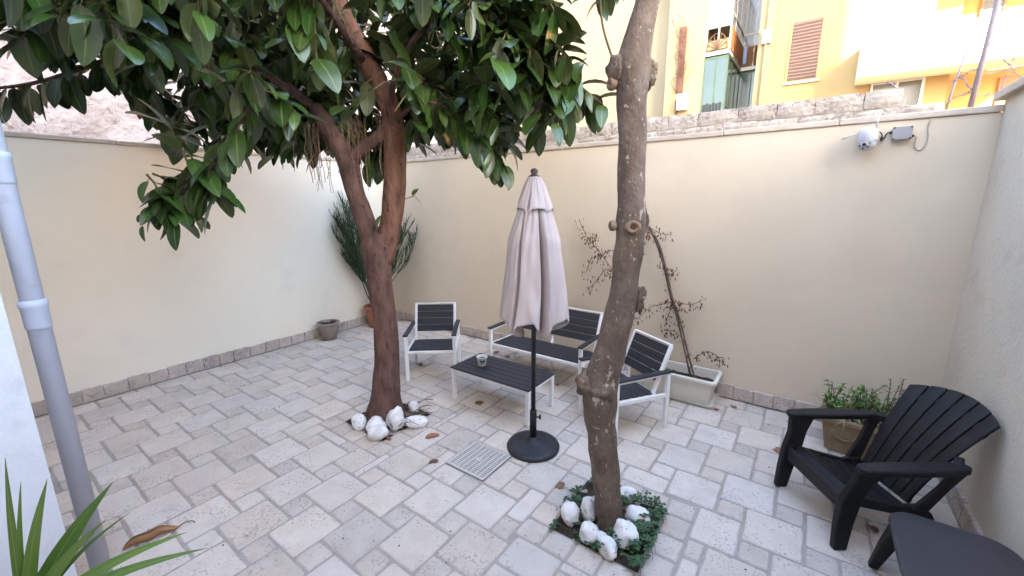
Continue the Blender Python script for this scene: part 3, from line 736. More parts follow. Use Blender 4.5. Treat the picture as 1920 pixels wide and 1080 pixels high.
TWIGS = [
    (1.84, -2.94, 3.55, 1.82, -2.62, 3.84), (1.63, -3.54, 3.55, 1.75, -3.44, 3.14), (2.55, -3.75, 3.40, 2.61, -3.71, 2.96), (3.06, -2.59, 3.42, 3.33, -3.05, 3.40),
    (2.93, -3.28, 2.88, 3.17, -3.08, 2.68), (0.98, -2.16, 3.42, 0.70, -2.62, 3.36), (1.78, -1.89, 3.45, 1.96, -1.63, 3.75), (3.32, -3.04, 3.61, 2.95, -3.25, 3.36),
    (3.00, -3.38, 2.79, 2.77, -3.21, 2.71), (3.25, -2.22, 3.11, 3.08, -2.47, 3.01), (3.32, -3.04, 3.61, 3.63, -2.92, 3.38), (1.95, -2.98, 3.39, 1.92, -3.15, 3.00),
    (2.63, -2.57, 3.32, 2.18, -2.89, 3.13), (1.85, -3.04, 3.42, 1.53, -2.69, 2.97), (2.29, -2.70, 3.34, 1.81, -2.96, 3.19), (3.83, -2.21, 2.80, 3.99, -2.04, 2.85),
    (2.74, -2.49, 4.17, 2.30, -2.23, 4.01), (2.92, -1.18, 3.30, 2.79, -1.31, 3.39), (2.05, -2.92, 3.36, 1.84, -2.76, 3.06), (1.96, -2.06, 3.29, 2.22, -1.82, 3.56),
    (3.16, -1.28, 3.42, 3.69, -1.24, 3.40), (1.24, -3.72, 3.27, 0.91, -3.28, 3.09), (1.75, -3.10, 3.45, 1.62, -2.71, 3.54), (2.52, -3.58, 3.35, 2.84, -3.49, 3.33),
    (3.28, -2.33, 3.47, 3.80, -2.29, 3.49), (1.60, -1.96, 3.27, 1.67, -2.10, 3.44), (3.38, -2.26, 3.10, 3.85, -2.17, 2.69), (1.51, -1.96, 3.38, 1.58, -2.16, 3.74),
    (2.53, -3.42, 3.27, 2.40, -3.33, 3.38), (3.10, -2.62, 3.47, 3.05, -2.79, 3.01), (1.30, -1.84, 3.33, 1.23, -2.22, 3.46), (3.00, -1.80, 3.15, 2.97, -1.88, 3.32),
    (2.61, -2.01, 4.36, 2.48, -1.47, 4.21), (2.94, -1.51, 3.30, 2.95, -1.41, 2.87), (3.28, -2.96, 3.59, 3.18, -3.12, 3.10), (3.80, -2.26, 3.58, 3.80, -2.78, 3.38),
    (1.94, -3.31, 3.54, 2.23, -3.17, 3.55), (2.52, -3.58, 3.35, 2.36, -3.58, 3.54), (2.49, -3.66, 3.38, 2.75, -3.64, 3.08), (3.87, -2.17, 2.85, 4.18, -2.28, 2.90),
    (2.05, -2.92, 3.36, 2.26, -3.08, 3.36), (0.48, -3.33, 3.17, 0.16, -2.88, 3.01), (3.28, -2.96, 3.59, 3.37, -3.03, 3.00), (1.90, -3.29, 3.56, 2.13, -3.44, 3.29),
    (4.09, -2.13, 3.50, 4.27, -2.56, 3.25), (4.34, -1.90, 3.29, 4.36, -2.16, 2.99), (2.77, -2.59, 3.97, 2.73, -2.29, 3.88), (3.60, -2.30, 3.37, 3.42, -2.24, 3.45),
    (1.75, -3.10, 3.45, 1.53, -3.15, 2.93), (3.77, -2.23, 3.68, 3.85, -2.32, 3.26), (2.90, -1.30, 3.35, 3.18, -1.19, 2.99), (3.55, -2.28, 3.44, 3.30, -1.92, 3.62),
    (3.48, -3.16, 3.76, 3.30, -3.24, 3.38), (1.73, -3.05, 3.50, 1.57, -2.68, 3.74), (2.93, -0.86, 3.52, 3.39, -0.71, 3.63), (3.20, -2.80, 3.55, 2.87, -3.01, 3.38),
    (1.75, -3.10, 3.45, 1.49, -2.93, 3.75), (3.93, -2.13, 2.77, 3.79, -1.66, 2.80), (3.64, -2.34, 2.98, 3.77, -2.75, 2.68), (3.42, -2.30, 2.95, 3.46, -1.91, 2.92),
    (1.95, -2.98, 3.39, 2.07, -3.30, 2.82), (1.40, -1.91, 3.37, 1.37, -2.14, 3.72), (3.80, -2.26, 3.58, 3.89, -2.55, 3.34), (1.04, -3.41, 3.15, 0.74, -2.97, 2.85),
    (2.95, -2.34, 3.35, 3.00, -2.05, 3.49), (0.69, -2.43, 4.12, 0.44, -2.74, 4.35), (2.76, -1.35, 3.42, 2.29, -1.51, 3.51), (1.81, -2.04, 3.24, 1.69, -2.24, 2.90),
    (2.56, -3.17, 3.43, 2.44, -3.23, 3.01), (1.53, -2.00, 3.72, 1.57, -2.10, 4.11), (2.15, -2.86, 3.33, 2.02, -2.66, 3.38), (2.81, -0.90, 3.46, 3.23, -0.88, 3.66),
    (2.51, -2.65, 3.08, 2.57, -2.42, 3.24), (1.38, -2.92, 3.93, 1.05, -2.77, 4.19), (1.63, -3.07, 3.48, 1.11, -2.92, 3.46), (2.95, -2.34, 3.35, 2.76, -2.30, 3.50),
    (3.63, -2.36, 2.98, 3.51, -2.88, 2.71), (3.04, -2.83, 3.47, 3.24, -2.61, 3.39), (2.98, -1.70, 3.19, 3.31, -1.79, 3.29), (3.42, -2.30, 2.95, 3.44, -2.02, 2.69),
    (2.98, -2.47, 3.29, 2.92, -2.20, 3.26), (3.30, -2.30, 3.30, 3.12, -2.00, 3.34), (2.23, -2.30, 3.16, 2.10, -2.29, 2.74), (3.56, -2.21, 3.00, 4.03, -2.09, 2.59),
    (4.02, -2.11, 3.55, 4.15, -2.38, 3.36), (3.25, -2.78, 3.50, 3.04, -2.86, 3.55), (0.92, -3.57, 3.29, 0.59, -3.14, 3.21), (3.11, -1.23, 3.63, 3.48, -1.25, 3.89),
    (2.61, -2.06, 4.19, 2.45, -1.54, 4.06), (4.16, -2.04, 3.43, 3.94, -1.54, 3.37), (1.88, -3.07, 3.38, 1.62, -3.13, 3.37), (2.50, -3.00, 3.25, 2.60, -2.96, 3.49),
    (2.87, -2.33, 4.01, 3.20, -1.89, 3.91), (2.76, -2.48, 3.99, 2.85, -2.74, 3.69), (3.64, -2.34, 2.98, 3.76, -2.82, 2.96), (1.57, -2.87, 3.83, 1.36, -2.60, 4.12),
    (2.05, -2.92, 3.36, 2.20, -2.97, 3.66), (3.92, -2.13, 2.68, 4.12, -2.03, 2.73), (1.52, -3.62, 3.38, 1.51, -3.45, 2.99), (2.95, -1.03, 3.79, 3.15, -1.09, 4.15),
    (2.76, -2.48, 3.99, 2.40, -2.47, 3.51), (4.18, -1.97, 3.38, 4.33, -2.23, 3.24), (3.26, -2.97, 3.61, 3.48, -2.89, 3.26), (2.50, -3.40, 3.33, 2.47, -3.37, 3.54),
    (1.69, -2.96, 3.56, 1.51, -2.54, 3.73), (2.48, -3.20, 3.29, 2.77, -3.22, 3.05), (3.24, -2.88, 3.57, 2.80, -3.00, 3.61), (2.75, -2.50, 4.03, 2.84, -2.36, 3.63),
    (3.11, -0.98, 3.78, 3.47, -0.98, 4.05), (2.00, -2.18, 3.16, 1.90, -2.46, 3.38), (2.96, -1.60, 3.23, 3.37, -1.54, 3.05), (1.40, -3.03, 3.81, 1.02, -2.95, 4.04),
    (2.96, -1.60, 3.23, 3.35, -1.47, 2.83), (2.50, -3.10, 3.27, 2.51, -3.09, 3.42), (2.79, -2.46, 4.04, 2.65, -2.58, 3.65), (3.77, -2.10, 3.25, 4.29, -1.94, 3.03),
    (4.22, -2.04, 3.38, 4.14, -1.75, 3.38), (3.15, -2.71, 3.51, 3.16, -2.88, 3.06), (3.21, -2.81, 3.51, 3.14, -2.71, 3.64), (1.83, -3.38, 3.50, 2.02, -3.60, 3.31),
    (2.12, -2.22, 3.16, 2.40, -1.93, 3.39), (2.94, -1.50, 3.27, 2.40, -1.59, 3.17), (1.29, -1.91, 3.51, 1.27, -2.11, 3.87), (1.70, -3.10, 3.43, 1.20, -3.08, 3.05),
    (2.90, -1.30, 3.35, 3.43, -1.24, 3.22), (3.64, -2.19, 3.57, 3.50, -1.76, 3.73), (2.50, -2.23, 3.24, 1.99, -2.08, 2.95), (2.79, -1.15, 3.31, 2.98, -1.13, 3.38),
    (3.68, -2.21, 2.95, 3.59, -2.48, 2.87), (1.79, -3.42, 3.46, 1.73, -3.47, 3.60), (1.44, -3.67, 3.34, 1.26, -3.27, 2.85), (3.00, -1.80, 3.15, 2.65, -1.94, 3.20),
    (2.51, -2.35, 4.35, 2.05, -2.06, 4.18), (2.73, -2.30, 4.18, 2.70, -1.75, 4.03), (2.50, -3.20, 3.29, 2.53, -3.15, 3.57), (2.90, -1.37, 3.49, 2.91, -1.59, 3.84),
    (4.30, -1.98, 3.30, 4.13, -1.68, 3.18), (2.00, -2.18, 3.02, 1.99, -2.18, 3.17), (1.48, -3.04, 3.64, 1.03, -2.94, 3.79), (2.93, -3.28, 2.88, 3.18, -3.37, 2.88),
    (1.26, -3.49, 3.53, 0.94, -3.19, 3.71), (2.98, -2.32, 3.34, 2.74, -2.46, 3.29), (2.53, -3.56, 2.37, 2.25, -3.53, 2.64), (3.87, -2.17, 2.85, 3.60, -1.89, 2.62),
    (1.08, -2.12, 3.75, 0.95, -2.44, 4.03), (2.49, -3.29, 3.32, 2.66, -3.39, 2.95), (4.26, -2.01, 3.34, 4.40, -2.46, 2.95), (3.24, -2.84, 3.64, 3.24, -2.98, 3.23),
    (1.48, -2.06, 3.48, 1.43, -2.38, 3.77), (2.87, -0.95, 3.75, 3.00, -1.03, 4.13), (3.51, -2.29, 3.09, 3.56, -2.35, 2.65), (2.98, -2.49, 3.27, 3.02, -2.36, 3.38),
    (2.82, -0.91, 3.52, 2.96, -1.03, 3.88), (1.85, -3.04, 3.42, 1.91, -2.93, 3.58), (0.88, -2.26, 3.66, 0.61, -2.66, 3.78), (3.03, -1.58, 3.21, 3.54, -1.44, 2.90),
    (3.96, -2.00, 2.71, 3.74, -1.51, 2.68), (2.80, -2.16, 4.18, 2.90, -1.62, 4.05), (2.27, -2.16, 3.03, 2.15, -2.40, 3.00), (1.14, -2.13, 3.93, 1.08, -2.40, 4.25),
    (1.84, -3.35, 3.62, 1.96, -3.35, 3.20), (1.14, -1.92, 3.35, 0.88, -2.41, 3.19), (3.20, -2.80, 3.55, 3.42, -2.78, 3.15), (1.12, -2.90, 3.86, 0.67, -2.75, 4.00),
    (1.69, -1.94, 3.59, 1.83, -1.92, 3.97), (2.60, -3.90, 3.35, 2.67, -4.25, 3.22), (2.59, -3.84, 3.30, 2.63, -4.06, 3.35), (1.36, -3.72, 3.31, 1.40, -3.99, 3.46),
    (2.52, -3.75, 3.34, 2.79, -3.69, 3.30), (2.75, -3.36, 3.40, 2.65, -3.90, 3.27), (1.02, -3.99, 3.29, 1.01, -4.15, 3.67), (1.38, -3.75, 3.32, 1.67, -4.17, 3.37),
    (3.50, -3.60, 3.65, 3.14, -3.65, 3.31), (2.60, -3.90, 3.35, 2.15, -4.10, 3.32), (3.50, -3.60, 3.65, 3.49, -3.75, 3.25), (2.48, -3.76, 3.50, 2.62, -3.72, 3.09),
    (2.58, -3.82, 3.34, 2.67, -3.81, 3.48), (1.59, -3.51, 3.36, 1.67, -3.71, 3.42), (2.50, -3.50, 3.35, 2.23, -3.57, 3.35), (2.60, -3.90, 3.35, 3.04, -4.06, 3.05),
    (1.94, -3.31, 3.54, 2.12, -3.42, 3.66), (2.60, -3.90, 3.35, 3.11, -3.88, 3.19), (1.68, -3.71, 3.47, 1.89, -4.17, 3.53), (2.59, -3.90, 3.35, 2.89, -3.90, 3.21),
    (2.60, -3.90, 3.35, 2.82, -3.83, 3.42), (1.68, -3.49, 3.43, 2.03, -3.89, 3.13), (1.36, -3.72, 3.31, 1.65, -4.08, 3.15), (2.60, -3.90, 3.35, 2.17, -4.01, 3.53),
    (2.60, -3.90, 3.35, 2.94, -3.86, 2.97), (2.57, -3.86, 3.38, 2.74, -4.05, 3.07), (2.60, -3.90, 3.35, 2.28, -4.21, 2.99), (1.44, -3.66, 3.33, 1.51, -3.82, 3.43),
    (2.60, -3.90, 3.35, 2.44, -4.23, 3.20), (1.82, -3.32, 3.53, 2.12, -3.31, 3.41), (3.50, -3.60, 3.65, 3.32, -3.64, 3.21), (3.50, -3.60, 3.64, 3.51, -3.73, 2.96),
    (1.36, -3.72, 3.31, 1.34, -3.93, 3.62), (3.50, -3.60, 3.65, 3.39, -3.79, 3.10), (1.60, -3.55, 3.40, 1.67, -3.75, 3.59), (1.94, -3.31, 3.54, 2.19, -3.67, 3.54),
    (2.73, -3.91, 3.28, 3.21, -3.96, 2.88), (1.28, -3.78, 3.28, 1.52, -4.12, 3.26), (2.73, -3.02, 3.35, 2.58, -3.55, 3.21), (2.62, -3.89, 3.34, 2.40, -4.05, 3.31),
    (1.35, -3.68, 3.30, 1.45, -3.96, 3.21), (1.68, -3.49, 3.43, 1.96, -3.90, 3.32), (2.69, -3.55, 3.36, 2.39, -3.60, 3.19), (1.78, -3.42, 3.47, 1.91, -3.74, 3.60),
    (1.22, -3.83, 3.26, 1.31, -4.15, 3.48), (4.11, -2.02, 3.50, 4.18, -2.29, 3.25), (4.58, -1.78, 3.09, 4.38, -1.84, 2.67), (4.11, -1.79, 3.22, 3.83, -1.53, 2.97),
    (4.18, -2.07, 3.42, 3.91, -1.87, 3.10), (4.18, -1.93, 3.42, 4.27, -2.20, 3.19), (4.09, -2.13, 3.50, 3.99, -1.84, 3.47), (4.35, -1.95, 3.26, 4.61, -2.12, 3.29),
    (4.35, -1.93, 3.28, 4.32, -2.11, 2.90), (4.05, -1.97, 3.58, 3.96, -1.62, 3.60), (4.22, -2.04, 3.38, 4.50, -2.09, 3.45), (4.30, -1.98, 3.30, 4.11, -1.71, 3.16),
    (3.99, -2.16, 3.60, 3.86, -1.82, 3.61), (4.13, -2.12, 3.28, 4.30, -1.98, 3.33), (4.29, -2.04, 3.25, 4.34, -1.81, 3.29), (3.87, -1.94, 3.83, 3.82, -1.59, 3.87),
    (4.42, -1.90, 3.21, 4.26, -1.89, 2.80), (4.01, -2.19, 3.58, 4.00, -1.89, 3.70), (4.63, -1.75, 3.05, 4.57, -2.05, 2.64), (4.25, -1.68, 3.16, 4.00, -1.38, 2.93),
    (4.03, -2.04, 2.66, 4.11, -1.73, 2.74), (4.29, -1.79, 3.14, 4.01, -1.54, 2.85), (4.08, -2.26, 3.43, 4.10, -2.01, 3.43), (4.27, -1.87, 3.22, 4.47, -2.08, 3.16),
    (4.07, -2.05, 3.44, 3.77, -1.80, 3.18), (3.93, -2.13, 2.77, 4.17, -2.30, 2.72), (4.42, -1.90, 3.21, 4.26, -1.61, 3.15), (4.22, -2.05, 3.38, 4.07, -1.80, 3.28),
    (4.47, -1.96, 3.29, 4.23, -1.85, 2.98), (4.11, -2.01, 3.61, 4.15, -1.70, 3.72), (4.15, -1.90, 3.52, 4.11, -1.55, 3.55), (4.34, -1.93, 3.27, 4.47, -2.18, 3.02),
    (4.20, -1.82, 3.62, 4.23, -1.50, 3.71), (4.46, -1.80, 3.16, 4.66, -2.03, 3.02), (4.13, -1.75, 3.48, 4.02, -1.39, 3.46), (3.82, -1.92, 2.89, 3.70, -1.56, 2.88),
    (4.64, -1.70, 3.10, 4.57, -1.92, 2.76), (4.02, -2.12, 3.54, 3.80, -1.78, 3.42), (3.89, -2.10, 2.69, 4.15, -2.12, 2.69), (4.50, -1.84, 3.16, 4.42, -2.01, 2.65),
    (3.81, -2.13, 3.29, 4.20, -2.04, 3.11), (2.17, -2.46, 2.92, 1.92, -2.66, 2.53), (1.78, -2.86, 3.13, 1.58, -2.72, 2.66), (2.00, -2.18, 3.16, 1.87, -2.29, 2.72),
    (1.61, -3.00, 3.09, 1.47, -2.90, 2.58), (1.49, -2.97, 3.08, 1.27, -2.87, 2.62), (2.30, -2.76, 3.23, 2.06, -2.73, 2.76), (1.78, -2.28, 3.09, 1.57, -2.58, 2.77),
    (1.46, -2.95, 3.24, 1.16, -2.80, 2.88), (1.68, -2.24, 3.15, 1.46, -2.55, 2.89), (1.03, -3.33, 3.17, 0.83, -2.98, 2.95), (2.19, -2.30, 3.09, 2.00, -2.38, 2.60),
    (1.98, -2.36, 3.04, 1.74, -2.61, 2.69), (1.42, -2.08, 3.18, 1.26, -2.38, 2.82), (1.59, -1.98, 3.26, 1.43, -2.29, 2.91), (1.82, -3.02, 3.32, 1.70, -2.93, 2.80),
    (1.31, -2.27, 3.06, 1.15, -2.58, 2.71), (1.32, -3.39, 3.16, 1.17, -3.07, 2.80), (2.39, -2.40, 2.99, 2.19, -2.63, 2.59), (2.19, -2.31, 3.09, 1.98, -2.57, 2.73),
    (1.46, -3.47, 3.23, 1.34, -3.21, 2.80), (1.68, -2.21, 3.03, 1.50, -2.43, 2.60), (1.43, -3.02, 3.14, 1.15, -2.95, 2.71), (2.29, -2.35, 3.04, 2.16, -2.34, 2.61),
    (2.37, -2.31, 3.10, 2.15, -2.43, 2.78), (3.34, -1.43, 3.06, 3.68, -1.28, 2.75), (3.86, -1.97, 2.74, 3.63, -1.65, 2.60), (3.19, -1.29, 3.13, 3.50, -1.17, 2.76),
    (3.06, -1.87, 3.07, 3.35, -1.70, 2.70), (2.95, -1.82, 3.18, 3.20, -1.73, 2.88), (3.41, -2.30, 3.02, 3.42, -2.28, 2.57), (2.96, -1.60, 3.23, 2.67, -1.66, 2.99),
    (3.38, -2.28, 3.10, 3.73, -2.23, 2.76), (3.05, -2.02, 3.13, 2.94, -1.90, 2.73), (3.62, -2.12, 2.95, 3.96, -2.01, 2.61), (2.98, -1.49, 3.24, 3.29, -1.38, 2.87),
    (4.00, -2.21, 2.57, 4.05, -1.94, 2.56), (3.19, -1.24, 3.08, 3.46, -1.07, 2.70), (3.17, -2.33, 3.16, 3.48, -2.28, 2.77), (3.01, -1.89, 3.10, 2.77, -1.76, 2.70),
    (3.18, -1.70, 3.03, 3.47, -1.52, 2.68), (3.89, -2.11, 2.82, 3.82, -1.74, 2.81), (3.73, -2.27, 2.93, 3.60, -1.98, 2.85), (2.51, -3.55, 2.44, 2.68, -3.47, 2.15),
    (2.43, -3.74, 2.29, 2.37, -3.54, 2.02), (2.30, -3.74, 2.29, 2.39, -3.65, 1.97), (2.43, -3.49, 2.32, 2.34, -3.71, 2.08), (2.94, -0.72, 3.63, 3.17, -0.41, 3.79),
    (2.56, -2.03, 4.51, 2.40, -1.56, 4.33), (1.78, -2.06, 3.07, 1.82, -2.06, 3.21), (2.92, -1.40, 3.31, 2.79, -1.54, 3.52), (2.83, -0.78, 4.10, 2.85, -0.68, 4.44),
    (1.49, -2.84, 4.00, 1.30, -2.64, 4.27), (0.63, -3.27, 3.63, 0.33, -2.94, 3.70), (2.83, -0.99, 3.81, 2.87, -1.11, 4.14), (1.80, -2.06, 3.22, 1.63, -2.32, 3.10),
    (3.14, -1.05, 3.69, 3.51, -1.03, 3.87), (2.34, -1.69, 4.65, 2.13, -1.25, 4.45), (2.86, -1.14, 3.39, 2.41, -1.26, 3.26), (1.52, -2.00, 3.48, 1.57, -2.18, 3.79),
    (1.16, -3.00, 3.88, 0.76, -2.94, 4.02), (2.87, -0.98, 3.47, 3.27, -0.98, 3.62), (2.95, -0.92, 3.76, 3.17, -0.94, 4.05), (1.50, -1.92, 3.29, 1.74, -1.57, 3.35),
    (2.77, -1.40, 3.58, 2.53, -1.58, 3.83), (0.86, -2.18, 3.34, 0.54, -2.56, 3.19), (2.80, -1.16, 3.81, 2.75, -1.27, 4.14), (2.92, -1.40, 3.31, 3.06, -1.47, 3.43),
    (2.47, -2.22, 3.26, 2.00, -2.08, 3.01), (0.93, -2.13, 3.85, 0.72, -2.38, 4.08), (3.05, -1.25, 3.72, 3.26, -1.29, 4.02), (1.15, -2.05, 3.70, 1.10, -2.34, 3.96),
    (1.54, -2.94, 3.66, 1.23, -2.70, 3.82), (0.41, -2.26, 3.94, 0.05, -2.47, 4.06), (2.90, -1.68, 3.40, 2.89, -1.18, 3.29), (1.72, -3.07, 3.45, 1.38, -2.71, 3.35),
    (1.72, -3.04, 3.51, 1.53, -2.69, 3.67), (1.47, -1.81, 3.18, 1.34, -1.94, 3.28), (1.70, -2.00, 3.25, 1.93, -1.83, 3.46), (1.03, -2.23, 3.50, 0.86, -2.68, 3.50),
    (2.92, -1.30, 3.37, 2.71, -1.31, 3.01), (1.93, -2.07, 3.21, 2.19, -1.70, 3.27), (0.94, -1.98, 3.45, 0.55, -2.25, 3.45), (2.80, -0.90, 3.45, 2.50, -0.89, 3.46),
    (2.90, -1.30, 3.35, 2.51, -1.42, 3.44), (1.90, -2.12, 3.19, 1.73, -2.46, 3.36), (2.65, -1.38, 3.76, 2.41, -1.54, 4.02), (2.98, -1.70, 3.19, 2.70, -1.65, 2.93),
    (2.92, -1.40, 3.31, 2.47, -1.54, 3.21), (2.16, -2.38, 3.16, 2.27, -2.16, 2.84), (1.66, -1.63, 4.02, 1.82, -1.48, 4.32), (3.11, -1.19, 3.46, 3.57, -1.14, 3.50),
    (1.73, -1.77, 3.49, 1.94, -1.47, 3.69), (1.42, -1.85, 3.35, 1.61, -1.56, 3.57), (1.37, -1.63, 3.72, 1.56, -1.44, 3.99), (1.22, -2.08, 3.39, 1.07, -2.54, 3.37),
    (2.56, -0.83, 4.15, 2.39, -0.79, 4.48), (2.22, -2.36, 4.41, 1.74, -2.22, 4.23), (2.19, -2.24, 4.53, 1.73, -2.03, 4.36), (1.05, -2.00, 3.91, 0.93, -2.17, 4.21),
    (2.90, -1.23, 3.42, 3.09, -1.34, 3.72), (0.66, -2.23, 3.43, 0.28, -2.55, 3.34), (2.63, -1.26, 3.59, 2.28, -1.44, 3.75), (1.20, -1.80, 3.35, 1.07, -1.96, 3.57),
    (1.55, -2.00, 3.69, 1.62, -2.10, 4.02), (0.88, -2.16, 4.25, 0.73, -2.34, 4.54), (1.48, -2.14, 3.69, 1.47, -2.38, 3.98), (1.57, -1.86, 3.53, 1.71, -1.75, 3.84),
    (2.41, -1.01, 3.86, 2.06, -1.10, 4.06), (2.96, -1.29, 3.34, 3.44, -1.18, 3.13), (2.92, -1.40, 3.31, 3.31, -1.44, 3.31), (2.76, -2.22, 4.00, 2.76, -1.72, 3.87),
    (0.74, -2.22, 4.00, 0.48, -2.45, 4.22), (1.10, -1.84, 4.05, 1.03, -1.87, 4.40), (2.67, -0.84, 4.02, 2.56, -0.79, 4.36), (1.81, -1.84, 3.30, 2.08, -1.44, 3.28),
    (2.80, -0.90, 3.45, 2.93, -0.60, 3.30), (1.07, -2.06, 3.42, 0.86, -2.50, 3.40), (2.66, -0.91, 3.65, 2.38, -0.93, 3.91), (2.61, -2.26, 4.08, 2.35, -1.84, 3.92),
    (1.69, -3.06, 3.48, 1.30, -2.83, 3.54), (2.25, -2.15, 4.40, 1.85, -1.85, 4.21), (2.33, -2.21, 2.97, 2.39, -1.96, 2.67), (2.97, -1.98, 3.02, 2.71, -1.97, 2.71),
    (2.98, -1.89, 3.09, 2.69, -1.86, 2.86), (2.45, -2.25, 3.00, 2.56, -1.97, 2.88), (2.90, -2.16, 2.75, 2.66, -2.06, 2.46), (2.67, -2.46, 2.77, 2.69, -2.20, 2.47),
    (2.92, -2.06, 2.92, 2.68, -2.04, 2.60), (2.59, -2.39, 2.82, 2.64, -2.14, 2.53), (2.41, -2.33, 2.96, 2.48, -2.06, 2.70), (2.88, -2.83, 4.61, 3.13, -3.32, 4.55),
    (1.53, -1.90, 3.39, 1.71, -1.81, 3.75), (1.10, -2.22, 3.86, 1.02, -2.57, 4.13), (3.39, -3.37, 3.69, 2.95, -3.44, 3.87), (2.55, -1.08, 3.90, 2.30, -1.26, 4.20),
    (2.71, -2.48, 4.65, 2.77, -2.83, 4.55), (3.36, -3.37, 3.67, 3.64, -3.33, 3.45), (2.85, -2.60, 4.10, 2.66, -2.37, 3.91), (3.58, -3.22, 3.91, 3.87, -3.13, 4.22),
    (3.35, -3.77, 3.86, 3.09, -4.07, 4.09), (1.84, -3.35, 3.89, 1.70, -3.40, 4.27), (1.78, -3.42, 3.47, 1.55, -3.30, 3.63), (2.03, -3.40, 4.02, 2.13, -3.50, 4.40),
    (3.42, -2.29, 3.37, 3.28, -2.07, 3.57), (3.26, -3.82, 3.94, 2.95, -4.11, 4.15), (1.46, -1.55, 4.01, 1.65, -1.37, 4.34), (1.86, -3.01, 3.51, 1.90, -2.83, 3.88),
    (1.76, -2.02, 3.63, 1.85, -2.05, 4.02), (1.59, -3.52, 3.38, 1.67, -3.78, 3.36), (2.76, -2.48, 3.99, 2.39, -2.64, 3.77), (3.34, -3.65, 4.20, 3.18, -3.70, 4.57),
    (2.79, -2.51, 4.37, 2.51, -2.43, 4.15), (1.53, -3.39, 4.21, 1.32, -3.40, 4.56), (1.70, -2.01, 3.27, 1.62, -2.33, 3.56), (1.94, -3.31, 3.54, 2.22, -3.12, 3.70),
    (2.86, -2.44, 4.16, 2.82, -2.49, 4.56), (4.13, -1.83, 3.43, 3.91, -1.34, 3.40), (3.30, -2.85, 3.50, 3.12, -2.95, 3.57), (2.65, -2.78, 4.57, 2.54, -3.32, 4.44),
    (2.71, -2.47, 4.75, 2.85, -2.15, 4.61), (2.47, -3.97, 3.88, 2.34, -4.03, 4.26), (3.90, -2.09, 3.96, 3.86, -1.82, 4.29), (1.20, -1.80, 3.35, 1.11, -2.10, 3.62),
    (3.94, -2.31, 3.64, 4.10, -2.82, 3.35), (3.98, -2.30, 4.03, 4.07, -2.37, 4.42), (3.05, -2.31, 4.55, 3.53, -2.04, 4.41), (3.12, -1.14, 3.68, 3.49, -1.14, 3.94),
    (3.85, -2.22, 3.83, 3.66, -2.12, 4.19), (1.40, -1.88, 3.31, 1.40, -1.97, 3.54), (3.27, -3.41, 3.96, 3.00, -3.48, 4.28), (1.94, -3.31, 3.54, 1.95, -3.30, 3.93),
    (3.30, -3.84, 4.03, 3.07, -4.11, 4.31), (1.85, -3.04, 3.42, 1.86, -2.87, 3.55), (4.01, -2.48, 4.09, 4.11, -2.73, 4.42), (2.33, -1.82, 4.86, 2.05, -1.35, 4.64),
]
# ================================================================ trees
def leaf_geo(L, Wd, fold=0.25, curl=0.5, tip=True, rows=(0, .08, .22, .42, .62, .80, .93, 1.0), seed=0):
    """leaf lying along +Y, face up: returns verts, faces, uv"""
    vs, fs, uv = [], [], []
    rs = random.Random(seed)
    tw = rs.uniform(-.3, .3)
    for s in rows:
        wdt = Wd / 2 * (math.sin(math.pi * min(1, s ** 0.82)) ** 0.62 if 0 < s < 1 else 0.02)
        a = curl * (s - 0.15)
        y = L * (math.sin(a) / max(curl, 1e-3) if curl > .01 else s)
        z = -L * (1 - math.cos(a)) / max(curl, 1e-3) if curl > .01 else 0
        ang = tw * s
        for k, u in ((-1, 0.0), (0, 0.5), (1, 1.0)):
            x = k * wdt
            zz = z + abs(x) * fold
            vs.append(Vector((x * math.cos(ang) - 0 * math.sin(ang), y, zz + x * math.sin(ang) + rs.uniform(-.003, .003) * abs(k))))
            uv.append((u, s))
    for i in range(len(rows) - 1):
        for k in range(2):
            a = i * 3 + k
            fs.append((a, a + 1, a + 4, a + 3))
    return vs, fs, uv

LEAF = [leaf_geo(1.0, w_, f_, c_, seed=i) for i, (w_, f_, c_) in enumerate(((.46, .22, .35), (.42, .30, .6), (.50, .15, .2), (.44, .25, .9), (.52, .10, .75), (.38, .40, .45), (.48, -.08, 1.1), (.55, .18, .5)))]
def leaf_meshes(m, tagname):
    out = []
    for i, (v, f, uv) in enumerate(LEAF):
        me = MB().add(v, f, uv).mesh(tagname, True); me.materials.append(M[m]); out.append(me)
    return out
LEAF_ME = leaf_meshes('leaf', 'leaf')
YOUNG_ME = leaf_meshes('leaf_young', 'leaf')
BROWN_ME = leaf_meshes('brown_leaf', 'fallen_leaf')

def frame(y, upv):
    """rotation whose +Y is y and whose +Z is as close to upv as it can be"""
    y = y.normalized()
    x = y.cross(upv)
    if x.length < 1e-3: x = y.cross(Vector((1, 0, 0)))
    x.normalize(); z = x.cross(y)
    return Matrix(((x.x, y.x, z.x), (x.y, y.y, z.y), (x.z, y.z, z.z)))

